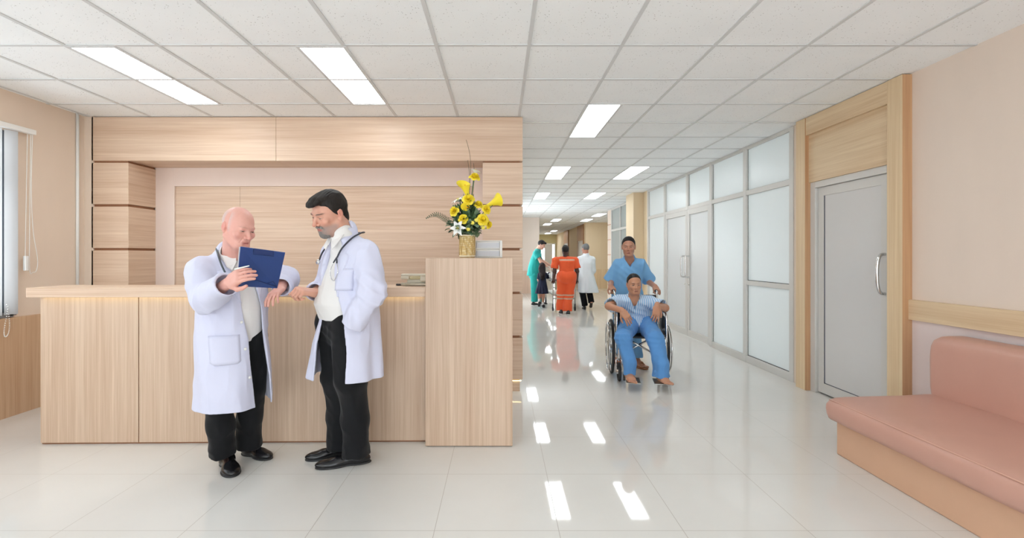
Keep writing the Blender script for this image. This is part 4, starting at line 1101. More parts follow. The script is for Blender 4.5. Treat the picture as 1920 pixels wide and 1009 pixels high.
    def patch(u0, u1, z0, z1, off=.010, n=8, m=8, clip=.2):
        P = []
        for i in range(n+1):
            u = u0+(u1-u0)*i/n; row = []
            for j in range(m+1):
                z = z0+(z1-z0)*j/m
                if j == 0 and i in (0, n): z += .015
                L_ = np.array(lv); rx, ry, cx, cy = (np.interp(z, L_[:, 0], L_[:, k]) for k in (3, 4, 1, 2))
                v = ry*(max(0, 1-abs(u/rx)**2.3))**(1/2.3)+off
                row.append(np.array((cx, cy, 0))*1.0+l*u+f*v+(0, 0, z))
            P.append(row)
        return P
    pk.grid(np.array(patch(-.165, -.015, .69, .86)))
    o = obj('pocket', pk, M['coat'], ct_); sd = o.modifiers.new('thick', 'SOLIDIFY'); sd.thickness = .004
    for z in (.93, .77, .60, ):
        q = patch(np.interp(z, zc, cc)-np.interp(z, zc, ww)-.018, 0, z, z+.01, .012)[0][1]; R = np.stack([l, up, f], 1)
        bm = MB(); bm.lathe([(0, .003), (.008, .003), (.009, 0), (0, 0)], (0, 0, 0), 12); bm.v = [np.concatenate(bm.v)@R.T+q]; obj('button', bm, M['white_plastic'], ct_)
    # shoes
    shoe('shoe', np.array((-1.592, 2.868, 0)), np.array((-1.765, 3.09, 0)), root, M['shoe'], VD, w=.052); shoe('shoe', np.array((-1.487, 3.12, 0)), np.array((-1.72, 3.22, 0)), root, M['shoe'], VD)
    # stethoscope round the neck
    st = thing('stethoscope', 'grey stethoscope around the bald doctor\'s neck with a pale round disc', 'stethoscope', tuple(neck))
    pts = [C+.085*l-f*.04+(0, 0, 1.36), C-f*.10+(0, 0, 1.365), C-.085*l-f*.03+(0, 0, 1.375), C-.105*l+f*.055+(0, 0, 1.335), C-.105*l+f*.125+(0, 0, 1.27), C-.085*l+f*.16+(0, 0, 1.20), C-.075*l+f*.178+(0, 0, 1.155)]
    obj('tube', MB().tube(ctr(pts, 8), .0055, 8), plain('dark_grey_tube', (70, 78, 84), .4), st)
    R = np.stack([l, up, f], 1); bm = MB(); bm.lathe([(0, .012), (.020, .012), (.023, .006), (.022, -.004), (0, -.006)], (0, 0, 0), 24); bm.v = [np.concatenate(bm.v)@R.T+C-.072*l+f*.186+(0, 0, 1.145)]
    obj('chest_piece', bm, plain('pale_diaphragm', (206, 206, 196), .3, .2), st)
    # clipboard and pen
    tl, tr_, br, bl_ = at(451, 463, 2.50), at(535, 474, 2.66), at(520, 541, 2.80), at(444, 537, 2.62)
    n = unit(np.cross(tr_-tl, bl_-tl))
    if n[1] > 0: n = -n
    cb_ = thing('clipboard', 'dark blue clipboard held up in the bald doctor\'s right hand', 'clipboard', tuple((tl+br)/2))
    q = lambda u, v, o_=0: (tl*(1-u)+tr_*u)*(1-v)+(bl_*(1-u)+br*u)*v+n*o_
    mb = MB()
    v8 = [q(u, v, o_) for o_ in (0, -.006) for v in (0, 1) for u in (0, 1)]; mb.add(v8, [(0, 1, 3, 2), (4, 6, 7, 5), (0, 4, 5, 1), (2, 3, 7, 6), (0, 2, 6, 4), (1, 5, 7, 3)])
    bd = obj('board', mb, plain('navy_blue_plastic', (38, 66, 128), .42), cb_, bevel=.002)
    mb = MB(); v8 = [q(u, v, o_) for o_ in (-.008, -.011) for v in (.03, .97) for u in (-.02, .97)]; mb.add(v8, [(0, 1, 3, 2), (4, 6, 7, 5), (0, 4, 5, 1), (2, 3, 7, 6), (0, 2, 6, 4), (1, 5, 7, 3)]); obj('paper', mb, M['shirt'], cb_)
    mb = MB(); mb.tube([q(.27, .0, .002), q(.28, .13, .003), q(.74, .125, .003), q(.73, 0, .002)], .0017, 6); mb.add([q(u, v, o_) for o_ in (.004, .001) for v in (-.015, .11) for u in (.29, .72)], [(0, 1, 3, 2), (4, 6, 7, 5), (0, 4, 5, 1), (2, 3, 7, 6), (0, 2, 6, 4), (1, 5, 7, 3)])
    obj('clip', mb, plain('navy_clip', (30, 52, 108), .4), cb_)
    mb = MB().tube([q(.0, .83, .002), q(.45, .80, .0025), q(.98, .95, .002)], .0016, 6).tube([q(.72, .86, .002), q(.85, .80, .003), q(.99, .97, .002)], .0016, 6)
    obj('pocket_flap', mb, plain('navy_edge', (24, 42, 92), .5), cb_)
    hp = wrR+fd*.10
    tag(obj('pen', MB().tube([at(440, 505, 2.485), at(467, 498.5, 2.475)], [.0045, .003], 8), M['white_plastic']), 'white pen held in the bald doctor\'s fingers against the clipboard', 'pen')
doctor_bald()

# ------------------------------------------------------------ dark haired doctor leaning at the counter
def doctor_dark():
    f, l, a = frame(-38); C = np.array((-.945, 3.02, 0.0)); up = np.array((0, 0, 1.0))
    root = thing('person', 'dark haired bearded man in an open white coat, one hand in his pocket', 'person', (-.95, 3.03, 0))
    hd = Head(at(617, 400, 2.95), math.radians(-38), math.radians(24), math.radians(8), 1.08, nose=1.1, jaw=1.08, chub=.002, slit=.3, age=.7)
    neck = np.array((-.965, 3.0, 1.425)); P0 = np.array((-.99, 3.03, 0))
    shL = C+.175*l+(0, 0, 1.335); shR = C-.185*l+(0, 0, 1.335)
    elL = at(697, 548, 2.84); wrL = at(667, 600, 2.84)
    elR = np.array((-1.15, 3.19, 1.13)); wrR = at(589, 549, 2.97)
    B = Sdf(); hd.add(B, neck, .062); torso(B, P0+(0, 0, .95), C+(0, 0, 1.28), f, (.13, .14)); chain(B, [shR, C+(0, 0, 1.36), shL], [.055, .08, .055], .04)
    chain(B, [shR, elR, wrR], [.05, .042, .03]); chain(B, [shL, elL, wrL], [.05, .042, .03])
    hand(B, wrR, unit(at(566, 546, 2.90)-wrR), unit((-.35, -.75, .55)), 1, (1.2, 1.25, 1.3, 1.3), (.25, .45), 1.18, .02)
    hand(B, wrL+(-.0, .02, .0), unit((-.35, .45, -.85)), unit((.75, -.6, -.3)), -1, .3, (.1, .1), .85, .0)
    hipL, hipR = P0+.08*l+(0, 0, .90), P0-.08*l+(0, 0, .90)
    anL, anR = np.array((-.905, 3.055, .09)), np.array((-1.035, 3.16, .09)); knL, knR = np.array((-.935, 3.0, .50)), np.array((-1.045, 3.08, .50))
    chain(B, [hipR, knR, anR], [.08, .052, .038]); chain(B, [hipL, knL, anL], [.08, .052, .038])
    skinmesh(B, VD, hd, root, (212, 160, 138), neck=neck, hv=.0022, paint=dict(lips=(178, 92, 88), brow=(52, 40, 36), blush=(214, 126, 108), open_eyes=.2, beard=((128, 122, 120), .8), brow_w=1.1))
    bm_ = hairmat('grey_beard', (150, 146, 142), (84, 78, 76))
    Bd = Sdf(); Bd.u(hd.E((0, -.060, -.100), (.034, .034, .030)), .01); Bd.u(hd.C((-.030, -.060, -.075), (-.018, -.084, -.052), .008, .007), .008); Bd.u(hd.C((.030, -.060, -.075), (.018, -.084, -.052), .008, .007), .008); Bd.u(hd.C((-.02, -.0885, -.0525), (.02, -.0885, -.0525), .0065), .006)
    for q in (-1, 1): Bd.u(hd.C((q*.030, -.058, -.098), (q*.066, -.008, -.062), .0195, .0125), .012)
    Bd.cut(hd.E((0, -.1, -.0665), (.021, .03, .0095)), .003)
    V, F = Bd.build(.003); N = vnormals(V, F); V = folds(V, N, .002, (60, 60, 120), hd.R, 4, .6); sdf_obj('beard', V, F, bm_, root)
    hm = hairmat('dark_brown_hair', (44, 38, 34), (20, 17, 16))
    line = [(-.14, .068), (-.095, .070), (-.07, .074), (-.045, .060), (-.02, .020), (0, .0), (.03, -.035), (.05, -.075), (.09, -.095), (.14, -.10)]
    hair(hd, .0032, hm, root, line, .0065, extra=[hd.E((0, .062, -.030), (.060, .046, .066)), hd.E((.005, -.074, .090), (.046, .036, .016)), hd.E((-.0, -.100, .080), (.028, .018, .012)), hd.E((0, -.02, .100), (.056, .07, .022))], amp=.005, fr=(95, 8, 12))
    S = Sdf(); S.u(vloft([(.93, P0[0], P0[1], .150, .128), (1.03, P0[0]-.01, P0[1]-.015, .160, .148), (1.2, C[0]-.01, C[1]-.005, .160, .138), (1.32, *C[:2], .145, .105), (1.39, *neck[:2], .09, .075), (1.42, *neck[:2], .072, .065)], a), .02)
    S.u(cap(neck-(0, 0, .03), neck+(-.014, -.016, .032), .078, .072), .012); S.u(cap(neck-(0, 0, .024), neck+(-.010, -.012, .012), .090, .080), .003); S.cut(cap(neck, hd.w(0, .02, -.05), .066, .064), .003)
    S.cut(rbox(neck+f*.07+(0, 0, .06), (.014, .05, .045), np.stack([l, f, up], 1)), .004)
    sh = garment('shirt', S, VD, M['shirt'], root, .004, (14, 14, 6), 8)
    for q in (-1, 1):
        pl = [neck+f*.094+l*q*.006+(0, 0, .012), neck+f*.060+l*q*.074+(0, 0, .030), neck+f*.112+l*q*.062+(0, 0, -.040), neck+f*.118+l*q*.034+(0, 0, -.062), neck+f*.102+l*q*.006+(0, 0, -.012)]
        o = obj('collar_leaf', MB().add(pl, [(0, 1, 2, 3, 4)]), M['shirt'], sh); m = o.modifiers.new('thick', 'SOLIDIFY'); m.thickness = .004; m.offset = 0
    T = Sdf(); T.u(ell(P0+(0, 0, .89), (.150, .128, .16), np.stack([l, f, up], 1)), .03)
    for hp, kn, an in ((hipR, knR, anR), (hipL, knL, anL)):
        T.u(limb([hp, kn+(0, 0, .05), np.array((an[0]-.01, an[1], .28)), np.array((an[0]-.01, an[1], .062))], [.118, .092, .080, .086], .03, end=1, hollow=.008, depth=.03), .012)
    T.keep(lambda X, Y, Z: Z-1.005)
    tr = garment('trousers', T, VD, M['trouser'], root, .016, (8, 8, 4), 4, fine=.5, creases=[(anR+(0, 0, .04), (.4, 0, 1), .08, .003, .06), (anL+(0, 0, .04), (0, .5, 1), .08, .003, .06), (P0+(0, 0, .86)+f*.1, (.5, 0, 1), .1, .004, .05)])
    obj('belt', MB().grid(np.array([[P0+(l*math.cos(b)*.150+f*math.sin(b)*.131)+(0, 0, z) for b in np.linspace(0, 2*PI, 40, endpoint=False)] for z in (.965, 1.0)]), closed_v=True), M['shoe'], tr)
    G = Sdf(); lv = [(.565, C[0]-.03, C[1]+.03, .225, .215), (.75, C[0]-.02, C[1]+.025, .208, .19), (.92, C[0]-.0, C[1]+.01, .190, .168), (1.06, C[0], C[1], .186, .160), (1.22, *C[:2], .188, .148), (1.33, *C[:2], .178, .118), (1.39, *C[:2], .135, .090), (1.425, *neck[:2], .088, .076)]
    G.u(vloft(lv, a), .02)
    G.u(cap(C-.11*l+(0, 0, 1.375), shR+(0, 0, .01), .05, .062), .05); G.u(cap(C+.11*l+(0, 0, 1.375), shL+(0, 0, .01), .052, .064), .05)
    G.u(cap(neck-(0, 0, .01), neck+(-.006, .004, .045), .086, .078), .03)
    G.cut(vloft([(z-.03 if i == 0 else z, x, y, rx-.013, ry-.013) for i, (z, x, y, rx, ry) in enumerate(lv)], a), .003)
    G.u(limb([shL, elL, wrL+unit(wrL-elL)*.045], [.082, .078, .062], .03, end=1, hollow=.009, depth=.05), .022)
    G.u(limb([shR, elR, wrR+unit(elR-wrR)*.005], [.078, .068, .058], .03, end=1, hollow=.009, depth=.05), .022)
    zc = np.array([.5, .75, .95, 1.05, 1.2, 1.33, 1.40, 1.48]); cc = np.array([.035, .03, .02, .01, .0, 0, 0, 0]); ww = np.array([.105, .105, .10, .092, .070, .060, .060, .055])
    def op(X, Y, Z):
        u = (X-C[0])*l[0]+(Y-C[1])*l[1]; v = (X-C[0])*f[0]+(Y-C[1])*f[1]; w = np.interp(Z, zc, ww)-np.abs(u-np.interp(Z, zc, cc))
        return -np.minimum(w, v-.02)
    G.cut((op, np.array((C[0]-.3, C[1]-.3, .45)), np.array((C[0]+.3, C[1]+.3, 1.5))), .007)
    lvo = [(z, x, y, rx+.009, ry+.009) for z, x, y, rx, ry in lv if z > 1.0]; fo, lo_, hi_ = vloft(lvo, a); fi = vloft([(z, x, y, rx-.009, ry-.009) for z, x, y, rx, ry in lvo], a)[0]
    def lap(X, Y, Z):
        u = (X-C[0])*l[0]+(Y-C[1])*l[1]; v = (X-C[0])*f[0]+(Y-C[1])*f[1]; e = np.abs(u-np.interp(Z, zc, cc))-np.interp(Z, zc, ww)
        wd = np.interp(Z, [1.08, 1.28, 1.325, 1.34, 1.45], [.0, .062, .070, .045, .045])
        return np.maximum(np.maximum(fo(X, Y, Z), -fi(X, Y, Z)), np.maximum(np.maximum(-e, e-wd), .02-v))
    G.u((lap, lo_-.01, hi_+.01), .003)
    G.cut(cap(neck-(0, 0, .02), hd.w(0, .02, -.04), .080, .076), .003)
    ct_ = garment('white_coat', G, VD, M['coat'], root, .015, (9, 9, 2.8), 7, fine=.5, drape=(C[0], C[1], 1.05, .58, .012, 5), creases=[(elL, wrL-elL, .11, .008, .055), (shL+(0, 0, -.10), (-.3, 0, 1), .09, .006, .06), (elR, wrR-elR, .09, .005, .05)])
    R = np.stack([l, up, f], 1)
    pk = MB(); P = []
    for i in range(9):
        u = .085+.085*i/8; row = []
        for j in range(9):
            z = 1.12+.13*j/8; L_ = np.array(lv); rx, ry, cx, cy = (np.interp(z, L_[:, 0], L_[:, k]) for k in (3, 4, 1, 2)); v = ry*(max(0, 1-abs(u/rx)**2.3))**(1/2.3)+.017
            row.append(np.array((cx, cy, 0))+l*u+f*v+(0, 0, z))
        P.append(row)
    pk.grid(np.array(P)); o = obj('chest_pocket', pk, M['coat'], ct_); sd = o.modifiers.new('thick', 'SOLIDIFY'); sd.thickness = .004
    bm = MB(); bm.lathe([(0, .003), (.008, .003), (.009, 0), (0, 0)], (0, 0, 0), 12); bm.v = [np.concatenate(bm.v)@R.T+C-.15*l+f*.118+(0, 0, .86)]; obj('button', bm, M['white_plastic'], ct_)
    shoe('shoe', at(592, 878, 2.985)*(1, 1, 0), np.array((-.835, 3.09, 0)), root, M['shoe'], VD, w=.043)
    shoe('shoe', np.array((-1.255, 3.105, 0)), np.array((-.985, 3.205, 0)), root, M['shoe'], VD, w=.043)
    st = thing('stethoscope', 'dark stethoscope with silver ear tubes hanging over the bearded doctor\'s shoulders', 'stethoscope', tuple(neck))
    pts = [C+.085*l+f*.145+(0, 0, 1.315), C+.098*l+f*.12+(0, 0, 1.37), C+.10*l+f*.05+(0, 0, 1.435), C+.085*l-f*.03+(0, 0, 1.47), C-f*.10+(0, 0, 1.475), C-.09*l-f*.02+(0, 0, 1.465), C-.10*l+f*.06+(0, 0, 1.42), C-.098*l+f*.125+(0, 0, 1.35), C-.096*l+f*.150+(0, 0, 1.30)]
    y0 = C+.085*l+f*.148+(0, 0, 1.315)
    obj('tube', MB().tube(ctr(pts, 8), .0052, 8).tube([y0, y0-.020*l+(0, 0, -.03)+f*.008], .0045, 8).tube([y0, y0+.012*l+(0, 0, -.032)+f*.006], .0045, 8), plain('charcoal_tube', (44, 48, 60), .4), st)
    e0, e1 = y0-.020*l+(0, 0, -.03)+f*.008, y0+.012*l+(0, 0, -.032)+f*.006
    for e, s_ in ((e0, -1), (e1, 1)):
        obj('ear_tube', MB().tube(ctr([e, e+(0, 0, -.05)+l*s_*.022+f*.008, e+(0, 0, -.09)+l*s_*.006+f*.012, e+(0, 0, -.105)-l*.012*s_+f*.012], 5), .0028, 7), M['chrome'], st)
    bm = MB(); bm.lathe([(0, .010), (.014, .010), (.017, .004), (.012, -.006), (0, -.008)], (0, 0, 0), 20); bm.v = [np.concatenate(bm.v)@R.T+pts[-1]+(0, 0, -.012)+f*.006]; obj('chest_piece', bm, M['chrome'], st)
doctor_dark()
# ============================================================ WHEELCHAIR, ITS PASSENGER AND THE WOMAN PUSHING IT
def wheelchair():
    f, l, a = frame(-8); O = np.array((1.545, 5.40, 0)); up = np.array((0, 0, 1.0))
    G = lambda s, fw, z: O+l*s+f*fw+up*z
    t = thing('wheelchair', 'chrome wheelchair with black seat carrying a man in striped top', 'wheelchair', tuple(O))
    for s in (-1, 1):
        w = obj('rear_wheel', MB().torus(G(s*.285, 0, .305), .270, .012, l, 64, 8), M['chrome'], t)
        obj('tyre', MB().torus(G(s*.285, 0, .305), .290, .0155, l, 64, 10), M['rubber'], w)
        obj('hand_rim', MB().torus(G(s*.325, 0, .305), .262, .009, l, 64, 8), M['chrome'], w)
        sp = MB()
        for k in range(24):
            b = k*PI/12; e = f*math.cos(b)*.266+up*math.sin(b)*.266; sp.tube([G(s*(.285+(.018 if k % 2 else -.018)), 0, .305)+e*.06, G(s*.285, 0, .305)+e], .0022, 4)
        for k in range(6):
            b = k*PI/3; e = f*math.cos(b)*.262+up*math.sin(b)*.262; sp.tube([G(s*.285, 0, .305)+e, G(s*.325, 0, .305)+e], .004, 5)
        sp.tube([G(s*.25, 0, .305), G(s*.32, 0, .305)], .022, 14); obj('spokes', sp, M['steel'], w)
        c = obj('caster', MB().torus(G(s*.235, .355, .10), .083, .017, l, 32, 10), M['rubber'], t)
        obj('caster_fork', MB().tube([G(s*.235+.028, .355, .10), G(s*.235+.03, .34, .22), G(s*.235, .335, .235)], .008, 6).tube([G(s*.235-.028, .355, .10), G(s*.235-.03, .34, .22), G(s*.235, .335, .235)], .008, 6).tube([G(s*.235, .335, .22), G(s*.235, .335, .33)], .013, 10).tube([G(s*.235-.03, .355, .10), G(s*.235+.03, .355, .10)], .025, 12), M['chrome'], c)
        fr = MB()
        fr.tube(ctr([G(s*.235, -.12, .90), G(s*.235, -.10, .80), G(s*.235, -.06, .55), G(s*.235, -.03, .30), G(s*.235, 0, .18)], 5), .0115, 10)
        fr.tube([G(s*.235, -.04, .40), G(s*.235, .34, .42)], .0115, 10).tube([G(s*.235, -.02, .22), G(s*.235, .34, .22)], .0115, 10)
        fr.tube(ctr([G(s*.235, .34, .23), G(s*.235, .345, .42), G(s*.235, .37, .46), G(s*.225, .45, .38), G(s*.205, .55, .25), G(s*.20, .60, .13)], 6), .0115, 10)
        obj('frame', fr, M['chrome'], t)
        ar = MB().tube(ctr([G(s*.255, -.06, .66), G(s*.255, -.02, .715), G(s*.255, .22, .725), G(s*.255, .31, .70), G(s*.255, .325, .60), G(s*.255, .325, .42)], 6), .0115, 10)
        ar.tube([G(s*.255, .12, .72), G(s*.255, .12, .42)], .009, 8); ao = obj('armrest', ar, M['chrome'], t)
        pad = MB().obox(G(s*.255, .10, .735), l*.024, f*.15, up*.012); obj('arm_pad', pad, M['black'], ao, bevel=.008)
        obj('skirt_guard', MB().obox(G(s*.250, .13, .57), l*.0025, f*.17, up*.11), M['black'] if s < 0 else M['steel'], ao)
        hn = obj('push_handle', MB().tube(ctr([G(s*.235, -.12, .885), G(s*.24, -.145, .915), G(s*.242, -.20, .92), G(s*.242, -.27, .915)], 5), .0115, 10), M['chrome'], t)
        obj('grip', MB().tube([G(s*.242, -.185, .92), G(s*.242, -.29, .913)], .0165, 12), M['rubber'], hn)
        fp = obj('footplate', MB().obox(G(s*.135, .665, .088), l*.072, f*.065+up*-.012, up*.005).obox(G(s*.195, .63, .10), l*.01, f*.03, up*.012), M['steel'], t, bevel=.004)
        tips = MB().tube([G(s*.205, .60, .135), G(s*.205, .62, .075)], .017, 10); obj('rubber_bumper', tips, M['rubber'], fp)
    obj('cross_brace', MB().tube([G(-.235, .14, .22), G(.235, .10, .47)], .011, 8), M['chrome'], t); obj('cross_brace', MB().tube([G(.235, .16, .22), G(-.235, .12, .47)], .011, 8), M['chrome'], t)
    P = [[G(s, fw, .478-.022*math.cos(s/.235*PI/2)) for fw in np.linspace(-.05, .36, 6)] for s in np.linspace(-.235, .235, 9)]
    so = obj('seat', MB().grid(np.array(P)), M['black'], t); m = so.modifiers.new('thick', 'SOLIDIFY'); m.thickness = .012
    P = [[G(s, -.055-.035*math.cos(s/.235*PI/2)-(z-.5)*.14, z) for z in np.linspace(.50, .88, 7)] for s in np.linspace(-.235, .235, 9)]
    so = obj('backrest', MB().grid(np.array(P)), M['black'], t); m = so.modifiers.new('thick', 'SOLIDIFY'); m.thickness = .012
    return O, f, l
WO, WF_, WL_ = wheelchair()
VM = .0055
def foot(B, an, toe, heel, k=.012, bare=True, s=1.0):
    an, toe, heel = (np.array(q, float) for q in (an, toe, heel)); d = unit(toe-heel); L = np.linalg.norm(toe-heel); up = np.array((0, 0, 1.0)); sd = unit(np.cross(d, up)); up = np.cross(sd, d)
    B.u(cap(an, heel+up*.04+d*.03, .036*s, .034*s), .02); B.u(cap(heel+up*.033+d*.03, heel+up*.028+d*L*.62, .030*s, .036*s, up, .62), .02); B.u(cap(an+d*.01, heel+up*.03+d*L*.6, .034*s, .026*s), .03)
    B.u(cap(heel+d*L*.65+up*.02-sd*.018, heel+d*L*.65+up*.02+sd*.018, .026*s, .026*s, up, .65), .02)
    if bare:
        for i in range(5): o = (i-2)*.0165*s; p = heel+d*L*(.78-.012*abs(i-1))+sd*o+up*.016; B.u(cap(p-d*.02, p+d*(.048-.006*i if True else 0), (.0135, .0105, .0098, .009, .0085)[i]*s), .003)

def man_seated():
    f, l, a = frame(-8); up = np.array((0, 0, 1.0))
    root = thing('person', 'seated barefoot man in a blue striped patient top, arms on the wheelchair rests', 'person', tuple(WO+f*.1))
    hd = Head(at(1189, 533.5, 5.20), math.radians(-2), math.radians(4), math.radians(-3), .94, nose=.95, jaw=.98, slit=.7, age=.8)
    neck = at(1188.5, 556, 5.24); C = WO+f*.02; C = np.array((C[0]-.035, C[1], 0)); P = WO+f*.07+up*.585
    ch = np.array((neck[0], neck[1]+.01, .78))
    shR, shL = neck-l*.165+(0, 0, -.06), neck+l*.175+(0, 0, -.068)
    elR, wrR = at(1141.5, 574, 5.10), at(1167, 583, 4.95); elL, wrL = at(1247, 577.5, 5.07), at(1232, 574, 4.90)
    knR, knL = at(1168, 633, 4.86), at(1228, 634, 4.86); anR, anL = at(1180, 705, 4.80), at(1240, 709, 4.74)
    hpR, hpL = P-l*.085, P+l*.085
    B = Sdf(); hd.add(B, neck, .052); torso(B, P, np.array((P[0]-.03, P[1]+.0, .83)), f, (.10, .085)); chain(B, [shR, neck+(0, 0, -.05), shL], [.042, .05, .042], .03)
    chain(B, [shR, elR, wrR], [.044, .039, .027]); chain(B, [shL, elL, wrL], [.044, .039, .027])
    hand(B, wrR, unit(at(1180, 601, 4.90)-wrR), unit((-.1, -.9, .45)), 1, (.25, .3, .35, .4), (.3, .2), 1.0, .14); hand(B, wrL, unit(at(1229, 598, 4.87)-wrL), unit((.05, -1, .2)), -1, (.25, .3, .3, .35), (.2, .2), 1.0, .13)
    chain(B, [hpR, knR, anR], [.075, .052, .034]); chain(B, [hpL, knL, anL], [.075, .052, .034])
    foot(B, anR, np.array((anR[0]-.01, anR[1]-.16, .085)), np.array((anR[0]+.0, anR[1]+.045, .105))); foot(B, anL, np.array((anL[0]+.03, anL[1]-.14, .080)), np.array((anL[0]-.02, anL[1]+.06, .105)))
    skinmesh(B, VM-.001, hd, root, (190, 140, 112), neck=neck, hv=.0028, paint=dict(lips=(150, 88, 76), brow=(40, 32, 28), blush=(182, 118, 92), open_eyes=.8, brow_w=.9))
    hair(hd, .004, hairmat('black_hair', (34, 32, 34)), root, [(-.13, .12), (-.085, .105), (-.055, .085), (-.03, .055), (-.008, .010), (.03, -.025), (.06, -.055), (.12, -.06)], .0025, amp=.002)
    S = Sdf(); S.u(vloft([(.56, P[0], P[1], .175, .125), (.66, P[0]-.01, P[1]-.0, .165, .128), (.80, (P[0]+neck[0])/2, (P[1]+neck[1])/2, .165, .12), (neck[2]-.05, neck[0], neck[1], .16, .085), (neck[2]-.01, neck[0], neck[1], .09, .07)], a), .02)
    yoke(S, neck, shR, shL, .062)
    S.u(limb([shR, shR+(elR-shR)*.75], [.066, .078], .02, end=1, depth=.025), .03); S.u(limb([shL, shL+(elL-shL)*.78], [.066, .082], .02, end=1, depth=.025), .03)
    S.u(cap(neck-(0, 0, .03), neck+(0, 0, .008), .078, .066), .02); S.cut(cap(neck-(0, 0, .02), hd.w(0, .02, -.05), .056, .056), .003)
    nk = np.array(neck)
    def vcut(X, Y, Z):
        u = np.abs((X-nk[0])*l[0]+(Y-nk[1])*l[1]); v = (X-nk[0])*f[0]+(Y-nk[1])*f[1]; return -np.minimum(np.minimum(.050+.42*(Z-nk[2]-.0)-u+.012, v-.02), .2)
    S.cut((vcut, nk+(-.12, -.2, -.16), nk+(.12, .05, .08)), .003)
    S.u(limb([P+f*.10+(0, 0, .03)-l*.03, P+f*.155+(0, 0, -.03)+l*.045], [.06, .035], .02), .03)
    garment('striped_top', S, VM, cloth('blue_striped_cotton', (146, 186, 224), stripe=((208, 218, 232), 0, 48, .42)), root, .013, (10, 10, 5), 12, fine=.5, creases=[(P+(0, 0, .12)+f*.12, (.6, 0, 1), .12, .006, .05)])
    T = Sdf(); T.u(ell(P-(0, 0, .01), (.165, .14, .10), np.stack([l, f, up], 1)), .03)
    T.u(limb([hpR, knR+(0, 0, -.01), anR+(0, .0, .13), anR+(0, 0, .012)], [.105, .076, .058, .056], .03, end=1, depth=.03), .02); T.u(limb([hpL, knL+(0, 0, -.01), anL+(0, 0, .13), anL+(0, .0, .012)], [.105, .078, .070, .082], .03, end=1, depth=.03), .02)
    garment('trousers', T, VM, cloth('blue_cotton', (92, 148, 208)), root, .018, (9, 9, 4), 14, fine=.5, creases=[(knR, (0, 0, 1), .1, .005, .05), (knL, (0, 0, 1), .1, .005, .05)])
man_seated()

